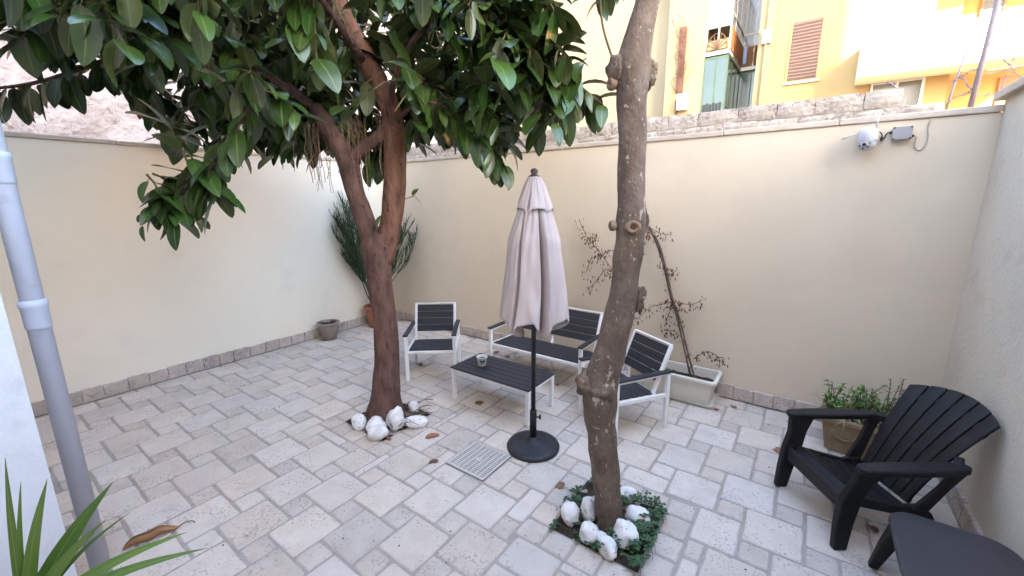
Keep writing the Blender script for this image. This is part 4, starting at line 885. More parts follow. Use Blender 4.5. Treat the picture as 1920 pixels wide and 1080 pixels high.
def twig_leaves(pts, n, L, seed, start=0.15, hang=0.45):
    """leaf transforms (pos, rot, size, variant, stalk) set alternately along a twig"""
    rs = random.Random(seed)
    P = smoothpath(pts, 4)
    out = []
    seglen = [0]
    for i in range(1, len(P)): seglen.append(seglen[-1] + (P[i] - P[i - 1]).length)
    tot = seglen[-1]
    for k in range(n):
        t = start + (1 - start) * (k + rs.uniform(-.2, .2)) / max(1, n - 1)
        t = min(1, max(0, t)) * tot
        i = 0
        while i < len(P) - 2 and seglen[i + 1] < t: i += 1
        q = P[i].lerp(P[i + 1], (t - seglen[i]) / max(1e-5, seglen[i + 1] - seglen[i]))
        d = (P[i + 1] - P[i]).normalized()
        side = d.cross(Vector((0, 0, 1)))
        if side.length < .1: side = Vector((1, 0, 0))
        side.normalize()
        ang = k * 2.4 + rs.uniform(-.5, .5)
        rdl = side * math.cos(ang) + side.cross(d) * math.sin(ang)
        dr = (d * rs.uniform(.25, .7) + rdl * rs.uniform(.7, 1.1) + Vector((0, 0, -hang * rs.uniform(.1, 1.9)))).normalized()
        upv = (Vector((rs.uniform(-.35, .35), rs.uniform(-.35, .35), 1)) + rdl * 0.5 + d * 0.2)
        st = dr * rs.uniform(.03, .06)
        out.append((q + st, frame(dr, upv), L * rs.uniform(.6, 1.18), rs.randrange(len(LEAF)), q))
    return out

def in_view(p, margin=1.05):
    d = p - CAM
    z = d.dot(fw)
    if z < 0.2: return 0
    x, y = d.dot(r2) / z * 773.73 / 960, d.dot(u2) / z * 773.73 / 540
    return z if abs(x) < margin and abs(y) < margin else 0

# ---- rubber tree
T1 = Vector((2.90, -2.37, 0))
rub_t = thing('rubber_tree', 'large rubber tree with glossy dark leaves and a forked reddish trunk', 'tree', T1)
def l1(p): return Vector(p) - T1
pts = [(2.89, -2.38, -0.03), (2.895, -2.375, 0.06), (2.91, -2.36, 0.22), (2.93, -2.35, 0.46), (2.95, -2.34, 1.0), (2.93, -2.35, 1.41), (2.94, -2.35, 1.68), (2.95, -2.34, 1.82)]
rd = [0.205, 0.178, 0.142, 0.122, 0.108, 0.115, 0.142, 0.11]
b = MB(); b.tube(smoothpath([l1(p) for p in pts], 5), interp(rd, 5), 28, 0.13, 5)
b.build('trunk', 'bark_red', rub_t, smooth=True)
def limb(points, radii, name='limb', k=4, n=16, jit=0.12, m='bark_red'):
    b = MB(); b.tube(smoothpath([l1(p) for p in points], k), interp(radii, k), n, jit, 6)
    return b.build(name, m, rub_t, smooth=True)
limb([(2.93, -2.36, 1.55), (2.87, -2.39, 1.85), (2.81, -2.44, 2.13), (2.76, -2.47, 2.45), (2.67, -2.54, 2.67), (2.57, -2.61, 2.88)], [.09, .092, .080, .088, .08, .055])
limb([(2.97, -2.32, 1.55), (3.02, -2.29, 1.8), (3.07, -2.25, 2.08), (3.10, -2.23, 2.45), (3.10, -2.23, 2.82), (3.01, -2.30, 3.09), (2.90, -2.37, 3.37), (2.81, -2.44, 3.61), (2.76, -2.48, 3.84)], [.09, .098, .094, .094, .085, .085, .08, .075, .06], m='bark_limb')
limb([(2.76, -2.46, 2.42), (2.88, -2.39, 2.55), (3.02, -2.28, 2.66), (3.08, -2.24, 2.78)], [.06, .055, .055, .05])
for k, p in BRANCHES.items():
    r0 = {'left': .035, 'right': .026, 'up': .06, 'hang': .012, 'rightlow': .014}.get(k, .035)
    n = len(p)
    limb(p, [r0 * (1 - 0.72 * i / (n - 1)) for i in range(n)], 'branch', 3, 8, 0.1)
# hanging aerial roots about the fork
ar = MB()
for i in range(46):
    a = U(0, 6.28); q = U(0.0, 1.0)
    s = Vector((2.70, -2.52, 2.72)).lerp(Vector((3.08, -2.25, 2.9)), q) + Vector((math.cos(a), math.sin(a), 0)) * U(.03, .10)
    if i % 3 == 0: s = Vector((2.55 + U(-.12, .12), -2.62 + U(-.12, .12), 2.75))
    p = [s]
    for k in range(5): p.append(p[-1] + Vector((U(-.025, .025), U(-.025, .025), -U(.05, .14))))
    ar.tube([l1(x) for x in smoothpath(p, 2)], U(.0015, .0035), 4)
o = ar.build('aerial_roots', 'root', rub_t); o['kind'] = 'stuff'
# fine roots on the ground round the stem
gr = MB()
for i in range(26):
    a = U(-0.9, 1.4)
    p = [Vector((2.93, -2.35, 0.06)) + Vector((math.cos(a), math.sin(a), 0)) * 0.17]
    dd = Vector((math.cos(a), math.sin(a), 0))
    for k in range(5):
        dd = (dd + Vector((U(-.6, .6), U(-.6, .6), 0))).normalized()
        p.append(p[-1] + dd * U(.03, .07) + Vector((0, 0, U(-.02, .025)))); p[-1].z = max(.012, p[-1].z)
    gr.tube([l1(x) for x in smoothpath(p, 2)], U(.002, .005), 4)
o = gr.build('surface_roots', 'bark_grey', rub_t); o['kind'] = 'stuff'

leaves = []
tws = MB()
for i, t in enumerate(TWIGS):
    a, c = Vector(t[:3]), Vector(t[3:])
    mid = a.lerp(c, .55) + Vector((U(-.04, .04), U(-.04, .04), U(.02, .09)))
    P = [a, mid, c]
    tws.tube([l1(x) for x in smoothpath(P, 3)], interp([.008, .006, .003], 3), 5)
    leaves += twig_leaves(P, random.randint(10, 13), U(.22, .285), i, 0.1)
def along(key, a, b, n, L, seed, hang):
    p = [Vector(x) for x in BRANCHES[key]][a:b]
    return twig_leaves(p, n, L, seed, 0.0, hang)
leaves += along('left', 2, 8, 46, .28, 901, 1.6)
leaves += along('right', 2, 7, 40, .25, 902, 0.9)
leaves += along('hang', 0, 5, 40, .24, 903, 0.7)
leaves += along('rightlow', 1, 5, 30, .23, 904, 1.6)
# tip of the drooping spray on the left
leaves += twig_leaves([Vector((2.40, -3.66, 2.16)), Vector((2.28, -3.74, 2.05)), Vector((2.22, -3.79, 1.97))], 5, .19, 905, 0.2, 0.9)
# small shoots on the limbs
for (p, q, sd) in (((3.13, -2.23, 2.10), (3.25, -2.16, 2.14), 31), ((3.00, -2.45, 1.80), (3.08, -2.45, 1.86), 32)):
    P = [Vector(p), Vector(p).lerp(Vector(q), .5), Vector(q)]
    tws.tube([l1(x) for x in P], .004, 5)
    leaves += twig_leaves(P, 3, .095, sd, .6, .2)
o = tws.build('twigs', 'twig', rub_t); o['kind'] = 'stuff'
LIMB_AX = [Vector(q) for q in ((2.97, -2.33, 1.7), (3.07, -2.25, 2.1), (3.10, -2.23, 2.45), (3.10, -2.23, 2.82), (3.01, -2.30, 3.09), (2.90, -2.37, 3.37), (2.81, -2.44, 3.61), (2.80, -2.45, 2.3), (2.72, -2.50, 2.6))]
def hides_limb(p):
    for q in LIMB_AX:
        d = p - q
        tc = CAM - q; tc.normalize()
        f_ = d.dot(tc)
        if 0 < f_ < 1.3 and (d - tc * f_).length < .17: return True
    return False
leaves = [q for q in leaves if not hides_limb(q[0] + q[1] @ Vector((0, q[2] * .5, 0)))]
rank = sorted(range(len(leaves)), key=lambda i: (in_view(leaves[i][0]) or 99))
sep = set(rank[:300])
st = MB(); rest = MB()
for i, (p, rot, L, k, q) in enumerate(leaves):
    st.tube([l1(q), l1(p)], .0024, 4, caps=False)
    if i in sep:
        me = YOUNG_ME[k] if (i * 7919) % 29 == 0 else LEAF_ME[k]
        o = link('leaf', me, rub_t)
        mm = rot.to_4x4() @ Matrix.Scale(L, 4); mm.translation = l1(p)
        o.matrix_local = mm
    else:
        v, f, uv = LEAF[k]
        rest.add([rot @ (x * L) + l1(p) for x in v], f, uv, (i * .618) % 1)
o = st.build('leaf_stalks', 'twig', rub_t); o['kind'] = 'stuff'
o = rest.build('foliage', 'leaf', rub_t, smooth=True); o['kind'] = 'stuff'
print('LEAVES', len(leaves))

# ---- bare trunk with lichen and pruned knots
T2 = Vector((5.26, -2.42, 0))
tr = thing('pruned_tree', 'bare curved grey-brown trunk with lichen spots and pruned knots', 'tree', T2)
def l2(p): return Vector(p) - T2
pts = [(5.265, -2.415, -0.03), (5.26, -2.42, 0.05), (5.245, -2.43, 0.22), (5.22, -2.45, 0.45), (5.19, -2.47, 0.72), (5.18, -2.48, 0.90), (5.19, -2.47, 1.05), (5.235, -2.44, 1.27), (5.275, -2.41, 1.6), (5.285, -2.405, 1.85), (5.29, -2.40, 1.98), (5.28, -2.40, 2.22), (5.27, -2.41, 2.52), (5.262, -2.418, 2.68), (5.262, -2.418, 2.78), (5.285, -2.40, 2.93), (5.31, -2.38, 3.10), (5.37, -2.35, 3.45), (5.42, -2.32, 3.9)]
rd = [.098, .088, .083, .086, .092, .108, .106, .088, .079, .078, .084, .074, .074, .084, .084, .066, .062, .060, .055]
b = MB(); b.tube(smoothpath([l2(p) for p in pts], 5), interp(rd, 5), 26, 0.16, 7)
b.build('trunk', 'bark_grey', tr, smooth=True)
def facing(p, d, r, sc=(1, 1, 1)):
    T = Matrix.Translation(l2(p)) @ frame(Vector(d).cross(Vector((0, 0, 1))), Vector(d)).to_4x4()
    return T
def burl(p, rr, seed, m='bark_grey'):
    b = blob(rr, seed, 0.45, 2.4, 14, 20); o = b.build('burl', m, tr, smooth=True); o.location = l2(p); return o
def ring_knot(p, d, R0, r0):
    """healed-over pruning scar: swollen ring round a sunken centre, facing d"""
    T = facing(p, d, R0)
    b = MB(); n, m = 20, 10
    vs, fs = [], []
    for i in range(n):
        a = 2 * math.pi * i / n
        rr = R0 * (1 + .1 * noise.noise(Vector((math.cos(a), math.sin(a), R0 * 50))))
        for k in range(m):
            c = 2 * math.pi * k / m
            vs.append(T @ Vector(((rr + r0 * math.cos(c)) * math.cos(a) * .85, (rr + r0 * math.cos(c)) * math.sin(a), r0 * 1.3 * math.sin(c))))
    for i in range(n):
        for k in range(m): fs.append((i * m + k, ((i + 1) % n) * m + k, ((i + 1) % n) * m + (k + 1) % m, i * m + (k + 1) % m))
    b.add(vs, fs).build('pruning_scar', 'cut', tr, smooth=True)
    b = MB(); b.lathe([(R0 * .95, -.03), (R0 * .9, .004), (R0 * .3, -.004), (R0 * .05, -.006)], 14, T=T); b.build('scar_centre', 'bark_grey', tr, smooth=True)
to_cam = Vector((0.36, -0.93, 0.0))
side_r = Vector((0.81, 0.58, 0))
ring_knot(Vector((5.305, -2.415, 1.95)) + to_cam * .054, to_cam + Vector((.15, .05, 0)), .030, .0145)
ring_knot(Vector((5.235, -2.455, 1.955)) - side_r * .03, -side_r * 1.0 + to_cam * .05, .022, .013)
burl((5.335, -2.365, 1.985), (.040, .036, .055), 4)
burl((5.125, -2.525, 1.01), (.075, .07, .085), 5)
ring_knot((5.085, -2.56, 1.03), -side_r + to_cam * .6, .028, .014)
burl((5.20, -2.53, 0.98), (.085, .06, .075), 6)
burl((5.345, -2.365, 1.52), (.032, .03, .075), 8)
burl((5.362, -2.352, 1.57), (.020, .02, .035), 9)
burl((5.205, -2.455, 2.755), (.062, .056, .075), 10)
ring_knot((5.175, -2.475, 2.69), -side_r + to_cam * .2, .028, .014)
burl((5.335, -2.365, 2.735), (.036, .034, .065), 11)
ring_knot((5.355, -2.352, 2.76), side_r + to_cam * .3, .022, .013)
# the one leafy shoot it has left
sh = [Vector(q) for q in ((5.19, -2.47, 2.79), (5.16, -2.47, 2.84), (5.12, -2.50, 2.98), (5.10, -2.50, 3.14))]
b = MB(); b.tube([l2(x) for x in smoothpath(sh, 4)], .006, 6); b.build('shoot', 'twig', tr, smooth=True)
for (p, rot, L, k, q) in twig_leaves([Vector((5.105, -2.50, 3.08)), Vector((5.11, -2.49, 3.14)), Vector((5.14, -2.46, 3.19))], 11, .15, 77, 0.0, .9):
    o = link('leaf', LEAF_ME[k], tr); mm = rot.to_4x4() @ Matrix.Scale(L, 4); mm.translation = l2(p); o.matrix_local = mm

# ---- clover and white stones round the bare trunk
cl = MB()
for i in range(1250):
    a = U(0, 6.28)
    e = R()
    # along the pit's rim and spilling over its right and front corner
    x, y = random.gauss(5.25, .24), random.gauss(-2.375, .24)
    if not (4.92 < x < 5.56 and -2.69 < y < -2.06): continue
    dx, dy = (x - 5.24) / .31, (y + 2.375) / .31
    rim = max(abs(dx), abs(dy))
    if rim > .9 and R() < .35: continue
    if rim < .5 or (noise.noise(Vector((x * 6, y * 6, 4))) < -.05 and dx + dy * -.6 < .5): continue
    h = U(.03, .085) * (1.15 if dx > .2 else .8)
    r0 = U(.011, .019)
    c0 = Vector((x - T2.x * 0, y, h))
    cl.tube([(x + U(-.02, .02), y + U(-.02, .02), 0.0), (x, y, h)], .0012, 3, caps=False)
    for k in range(3):
        aa = a + k * 2.094
        d = Vector((math.cos(aa), math.sin(aa), U(-.25, .25)))
        s = Vector((-math.sin(aa), math.cos(aa), 0))
        q = [c0, c0 + d * r0 * .8 - s * r0 * .75, c0 + d * r0 * 1.6 - s * r0 * .5, c0 + d * r0 * 1.35, c0 + d * r0 * 1.6 + s * r0 * .5, c0 + d * r0 * .8 + s * r0 * .75]
        cl.add(q, [(0, 1, 2, 3), (0, 3, 4, 5)], [(.5, 0), (0, .4), (.2, 1), (.5, .9), (.8, 1), (1, .4)], R())
o = tag(cl.build('clover', 'clover'), 'dark green clover growing among the stones round the bare trunk', 'clover'); o['kind'] = 'stuff'

def white_stone(x, y, r, rot, seed, label, group, z=None, tilt=0):
    b = blob(r, seed, .28, 1.25, 14, 18)
    o = b.build('white_stone', 'white_stone', None, smooth=True, loc=(x, y, (r[2] * .82 if z is None else z)))
    o.rotation_euler = (tilt, tilt * .5, rot)
    tag(o, label, 'stone', group)
G1, G2 = 'white stones round the rubber tree', 'white stones round the bare trunk'
white_stone(2.875, -2.655, (.068, .058, .085), .3, 1, 'white rounded stone standing leftmost at the foot of the rubber tree', G1)
white_stone(3.045, -2.60, (.090, .070, .075), .8, 2, 'white stone wedged behind the front one at the rubber tree', G1)
white_stone(3.145, -2.655, (.095, .070, .070), .4, 3, 'white lumpy stone nearest the viewer at the rubber tree', G1)
white_stone(3.165, -2.46, (.080, .092, .125), .2, 4, 'largest white stone leaning against the rubber tree trunk', G1, tilt=.25)
white_stone(3.285, -2.315, (.115, .075, .058), .75, 5, 'flat white stone lying rightmost at the foot of the rubber tree', G1)
white_stone(3.045, -2.14, (.060, .055, .058), .1, 6, 'small white stone half hidden right behind the rubber tree trunk', G1)
white_stone(2.685, -2.38, (.055, .05, .065), .1, 7, 'white stone peeping out left behind the rubber tree trunk', G1)
white_stone(5.035, -2.545, (.062, .060, .082), .2, 11, 'white egg-shaped stone leftmost in the clover round the bare trunk', G2)
white_stone(5.115, -2.445, (.055, .060, .085), .5, 12, 'tall white stone touching the left side of the bare trunk', G2)
white_stone(5.205, -2.62, (.060, .055, .072), .3, 13, 'white stone with a clover sprig at the left front of the bare trunk', G2)
white_stone(5.33, -2.635, (.088, .050, .062), -.55, 14, 'long white stone lying nearest the viewer in the clover', G2)
white_stone(5.395, -2.505, (.078, .070, .085), .4, 15, 'big smooth white stone right in front of the bare trunk', G2)
white_stone(5.40, -2.285, (.082, .062, .058), .3, 16, 'white rough stone in the clover right of the bare trunk', G2)
white_stone(5.275, -2.13, (.062, .050, .060), .3, 17, 'white stone almost hidden behind the bare trunk', G2)

# ================================================================ furniture
def chair(name, label, cat, loc, rotz, Wd, slats_len, group, mid=False):
    """white metal frame with charcoal slats: x across, +y forward"""
    t = thing(name, label, cat, loc, rotz, group)
    hw = Wd / 2 - .02
    yf, yr = .29, -.27
    s = .038
    def bar(nm, a, c, w_=s, h_=None, m='white_metal', bv=.004):
        b = MB(); b.bar(a, c, w_, h_); return b.build(nm, m, t, bevel=bv, seg=1)
    for sx in (-1, 1):
        x = sx * hw
        bar('leg', (x, yf, .002), (x, yf, .535))
        bar('leg', (x, yr, .002), (x, yr, .535))
        bar('arm_rail', (x, yf + .019, .545), (x, yr - .019, .545), s, .02)
        b = MB(); b.box(x - .029, x + .029, yr - .03, yf + .03, .556, .576); b.build('armrest', 'slat', t, bevel=.006)
        bar('side_rail', (x, yf - .019, .355), (x, yr + .019, .335), .03, .036)
        bar('back_post', (x - sx * .035, -.13, .34), (x - sx * .035, -.315, .79), .032)
    bar('front_rail', (-hw + .019, yf - .008, .352), (hw - .019, yf - .008, .352), .022, .034)
    bar('rear_rail', (-hw + .02, -.16, .342), (hw - .02, -.16, .342), .022, .03)
    bar('top_rail', (-hw + .02, -.318, .797), (hw - .02, -.318, .797), .022, .012)
    n = 5
    for i in range(n):
        y1 = yf - .022 - i * .084
        b = MB(); b.box(-hw + .024, hw - .024, y1 - .080, y1, .366 - i * .003, .380 - i * .003); b.build('seat_slat', 'slat', t, bevel=.004, seg=1)
    d = Vector((0, -.185, .45)).normalized()
    for i in range(4):
        z0 = .47 + i * .079
        tt = (z0 - .34) / .45
        a = Vector((0, -.13 - .185 * tt, z0)) + Vector((0, .012, 0))
        c = a + d * .082
        b = MB()
        nrm = Vector((0, d.z, -d.y)) * .008
        x = hw - .052
        vs = [Vector((sx * x, 0, 0)) + q + k * nrm for q in (a, c) for k in (-1, 1) for sx in (-1, 1)]
        b.add(vs, [(0, 1, 3, 2), (4, 6, 7, 5), (0, 4, 5, 1), (2, 3, 7, 6), (0, 2, 6, 4), (1, 5, 7, 3)])
        b.build('back_slat', 'slat', t, bevel=.003, seg=1)
    if mid:
        bar('back_post', (0, -.145, .34), (0, -.325, .78), .028)
        bar('leg', (0, -.16, .002), (0, -.16, .33), .03)
    return t
GS = 'charcoal slatted garden set'
chair('garden_chair', 'slatted garden armchair left of the coffee table, next to the rubber tree trunk', 'chair', (2.47, -1.29, 0), math.atan2(-.62, -.785) , .60, 5, GS)
chair('garden_chair', 'slatted garden armchair behind the bare trunk, in front of the long planter', 'chair', (4.83, -1.085, 0), math.atan2(.53, -.85), .60, 5, GS)
chair('garden_bench', 'charcoal slatted two-seat bench with white frame against the cream wall', 'bench', (3.67, -.605, 0), math.pi, 1.26, 5, GS, True)

tb_ = thing('coffee_table', 'low coffee table with charcoal slats and white legs, holding a cup', 'table', (3.665, -1.475, 0))
hx, hy = .495, .245
for sx in (-1, 1):
    for sy in (-1, 1):
        b = MB(); b.bar((sx * (hx - .022), sy * (hy - .022), .002), (sx * (hx - .022), sy * (hy - .022), .352), .038); b.build('leg', 'white_metal', tb_, bevel=.004, seg=1)
for sy in (-1, 1):
    b = MB(); b.bar((-hx + .041, sy * (hy - .022), .337), (hx - .041, sy * (hy - .022), .337), .034, .028); b.build('rail', 'white_metal', tb_, bevel=.003, seg=1)
for sx in (-1, 1):
    b = MB(); b.bar((sx * (hx - .022), -hy + .041, .337), (sx * (hx - .022), hy - .041, .337), .034, .028); b.build('rail', 'white_metal', tb_, bevel=.003, seg=1)
for i in range(6):
    y = -hy - .005 + i * .0835
    b = MB(); b.box(-hx - .005, hx + .005, y, y + .079, .354, .370); b.build('top_slat', 'slat', tb_, bevel=.005)

cp = thing('ashtray_cup', 'small white tub with a black bow mark on the coffee table', 'cup', (3.42, -1.50, .3705))
b = MB(); b.lathe([(.040, 0), (.043, .004), (.056, .092), (.060, .094), (.060, .101), (.054, .101), (.052, .09), (.045, .05), (.0, .05)], 28); b.build('tub', 'cup', cp, smooth=True)
b = MB(); b.lathe([(.046, .055), (.049, .072), (.0, .076)], 20); b.build('ash', 'soil', cp, smooth=True)
bow = MB()
def onb(u, z):   # point on the tub's side, u along the rim
    r = .0435 + (z / .092) * .0135
    a = -1.15 + u / r
    return (r * math.cos(a) + .0012 * math.cos(a), r * math.sin(a) + .0012 * math.sin(a), z)
for s_ in (-1, 1):
    pl_ = [(0, .058), (s_ * .010, .072), (s_ * .022, .074), (s_ * .026, .060), (s_ * .018, .048), (s_ * .008, .050)]
    bow.add([onb(u + .02, z) for u, z in pl_], [tuple(range(6)) if s_ < 0 else tuple(range(5, -1, -1))])
    pl_ = [(0, .058), (s_ * .016, .040), (s_ * .022, .030), (s_ * .012, .034)]
    bow.add([onb(u + .02, z) for u, z in pl_], [tuple(range(4))])
bow.build('bow_mark', 'ink', cp)

# ---- closed parasol
ps = thing('closed_parasol', 'closed mauve canvas parasol on a black pole and round base', 'parasol', (4.372, -1.968, 0))
b = MB(); b.lathe([(.225, .002), (.228, .020), (.218, .034), (.175, .046), (.11, .060), (.060, .075), (.045, .088), (.038, .105)], 48); b.build('base', 'black_metal', ps, smooth=True)
b = MB(); b.lathe([(.029, .09), (.029, .345), (.027, .35), (.020, .352)], 20); b.build('base_tube', 'black_metal', ps, smooth=True)
b = MB(); b.lathe([(.019, .34), (.019, 2.27)], 16); b.build('pole', 'black_metal', ps, smooth=True)
kn = MB(); kd = Vector((.81, .58, 0))
kn.bar(kd * .026 + Vector((0, 0, .285)), kd * .058 + Vector((0, 0, .285)), .010); kn.bar(kd * .058 + Vector((0, 0, .265)), kd * .058 + Vector((0, 0, .305)), .014); kn.build('clamp_knob', 'black_metal', ps, bevel=.003)
b = MB(); b.lathe([(.046, 2.262), (.046, 2.272), (.03, 2.282), (.022, 2.290), (.030, 2.305), (.027, 2.320), (.012, 2.330), (.002, 2.332)], 20); b.build('finial', 'finial', ps, smooth=True)
A0 = math.atan2(-.81, .585) # towards the camera
CREASES = [(-158, 10, .6), (-100, 12, .8), (-36, 7, .75), (15, 10, 1.0), (78, 12, .8), (128, 10, .6)]   # degrees right of the viewer, half width, depth
def canopy(name, prof, folds, deep, hem, nv, nz, fine):
    """closed canvas hanging in a few loose folds between the ribs; prof = [(t, z, R)]"""
    b = MB(); vs, fs = [], []
    def at(t):
        for i in range(len(prof) - 1):
            if t <= prof[i + 1][0]:
                q = (t - prof[i][0]) / (prof[i + 1][0] - prof[i][0])
                return prof[i][1] + (prof[i + 1][1] - prof[i][1]) * q, prof[i][2] + (prof[i + 1][2] - prof[i][2]) * q
        return prof[-1][1:]
    for j in range(nz + 1):
        t = j / nz
        z, Rr = at(t)
        for k in range(nv):
            a = 2 * math.pi * k / nv
            deg = math.degrees(a - A0) + 4 * math.sin(z * 7) * t
            near, wid, dep, gap_, lobe = 999, 1, 1, 0, 0
            cs = sorted(folds)
            for n_, c_ in enumerate(cs):
                d = (deg - c_[0] + 180) % 360 - 180
                if abs(d) < abs(near): near, wid, dep = d, c_[1], c_[2]
                nx = cs[(n_ + 1) % len(cs)][0]
                span = (nx - c_[0]) % 360
                off = (deg - c_[0]) % 360
                if off < span: lobe, half, mid_ = n_, span / 2, off - span / 2
            q = min(1, abs(near) / wid)
            bulge = math.sin(q * math.pi / 2) ** .8
            flat = math.cos(rad(min(half, 38))) / max(.6, math.cos(rad(min(abs(mid_), 38)))) * .5 + .5
            rs = random.Random(lobe * 7 + 1)
            rr = Rr * (1 - deep(t) * dep * (1 - bulge)) * (1 + (flat - .9) * .8 * t) * (1 + rs.uniform(-.07, .07) * t)
            rr += Rr * fine * math.sin(23 * a + 2 * math.sin(z * 5)) * max(0.15, 1 - t * 1.6)
            rr += .014 * t * noise.noise(Vector((math.cos(a) * 2.2, math.sin(a) * 2.2, z * 4))) + .008 * t * math.sin(z * 16 + 5 * math.sin(a * 2 + lobe)) * (1 - abs(mid_) / half)
            e_ = max(0, 1 - abs(near) / (wid * 1.5))
            hz = hem * t ** 5 * (e_ * dep + rs.uniform(-.25, .25) * mid_ / half)
            vs.append(Vector((rr * math.cos(a), rr * math.sin(a), z - hz)))
    for j in range(nz):
        for k in range(nv):
            fs.append((j * nv + k, (j + 1) * nv + k, (j + 1) * nv + (k + 1) % nv, j * nv + (k + 1) % nv))
    b.add(vs, fs)
    o = b.build(name, 'canvas', ps, smooth=True)
    sd = o.modifiers.new('thickness', 'SOLIDIFY'); sd.thickness = .003; sd.offset = -1
    return o
canopy('canopy', [(0, 2.10, .085), (.1, 2.02, .128), (.30, 1.80, .20), (.62, 1.45, .24), (1, 1.19, .272)], CREASES, lambda t: .10 + .68 * min(1, t * 2.6), .15, 300, 46, .035)
canopy('vent_cap', [(0, 2.270, .046), (.3, 2.20, .082), (.7, 2.10, .116), (1, 2.035, .136)], [(-150, 14, .8), (-80, 12, .6), (-20, 9, .9), (40, 16, .5), (100, 12, .8)], lambda t: .05 + .25 * t, .05, 200, 16, .045)

# ---- moulded plastic armchair with fan back
ad = thing('plastic_armchair', 'dark moulded plastic armchair with slatted fan back by the right wall', 'chair', (6.555, -1.385, 0), math.atan2(.82, -.57))
# back: six fanned slats
N6 = 6
bd = Vector((0, -.40, .70)).normalized()
B0 = Vector((0, -.17, .235))
def backpt(u, v, off=0.0):
    """u across -1..1, v up 0..1"""
    L = .76
    hw = .185 + .095 * v ** 1.2
    top = 1 - .13 * (u * u) * (1.0 if v > 0 else 0)
    vv = v * top
    q = B0 + bd * (vv * L)
    bow_ = .045 * (1 - u * u) * v           # hollowed across
    nrm = Vector((0, bd.z, -bd.y))
    return Vector((u * hw, 0, 0)) + q + nrm * (off - bow_ + .03 * math.sin(v * 3.0))
for i in range(N6):
    u0, u1 = -1 + 2 * i / N6 + .018, -1 + 2 * (i + 1) / N6 - .018
    b = MB(); n = 8
    vs, fs = [], []
    for j in range(n + 1):
        v = j / n
        for off in (-.010, .010):
            for u in (u0, (u0 + u1) / 2, u1):
                vs.append(backpt(u, v, off + (.004 if off > 0 and u != u0 and u != u1 else 0)))
    for j in range(n):
        a, c = j * 6, (j + 1) * 6
        fs += [(a, a + 1, c + 1, c), (a + 1, a + 2, c + 2, c + 1), (a + 4, a + 3, c + 3, c + 4), (a + 5, a + 4, c + 4, c + 5), (a + 3, a, c, c + 3), (a + 2, a + 5, c + 5, c + 2)]
    fs += [(0, 3, 4, 1), (1, 4, 5, 2), (n * 6, n * 6 + 1, n * 6 + 4, n * 6 + 3), (n * 6 + 1, n * 6 + 2, n * 6 + 5, n * 6 + 4)]
    b.add(vs, fs).build('back_slat', 'plastic', ad, smooth=False, bevel=.005)
for v in (.03, .42, .86):   # cross ribs tying the slats
    b = MB(); n = 12
    vs = []
    for k in range(n + 1):
        u = -.97 + 1.94 * k / n
        for dv, off in ((-.022, -.016), (.022, -.016), (.022, .004), (-.022, .004)): vs.append(backpt(u, max(0, v + dv), off))
    fs = [(i * 4 + k, (i + 1) * 4 + k, (i + 1) * 4 + (k + 1) % 4, i * 4 + (k + 1) % 4) for i in range(n) for k in range(4)] + [(3, 2, 1, 0), (n * 4, n * 4 + 1, n * 4 + 2, n * 4 + 3)]
    b.add(vs, fs).build('back_rib', 'plastic', ad)
# seat: slats front to back in a dished frame
def seatz(y): return .235 + (.365 - .235) * max(0, min(1, (y + .17) / .42)) - .02 * math.sin(math.pi * max(0, min(1, (y + .17) / .42))) - max(0, y - .24) * 1.2
for i in range(6):
    y0 = -.14 + i * .074
    b = MB(); x = .222 + .03 * (i / 5)
    y1 = y0 + .064
    vs = [(sx * x, y, seatz(y) + k) for y in (y0, y1) for k in (-.02, 0) for sx in (-1, 1)]
    b.add(vs, [(0, 1, 3, 2), (4, 6, 7, 5), (0, 4, 5, 1), (2, 3, 7, 6), (0, 2, 6, 4), (1, 5, 7, 3)]).build('seat_slat', 'plastic', ad, bevel=.006)
b = MB(); b.add([(sx * .262, y, z) for y, zs in ((.295, (.25, .352)), (.312, (.25, .335))) for z in zs for sx in (-1, 1)], [(0, 1, 3, 2), (4, 6, 7, 5), (0, 4, 5, 1), (2, 3, 7, 6), (0, 2, 6, 4), (1, 5, 7, 3)]); b.build('front_apron', 'plastic', ad, bevel=.006)
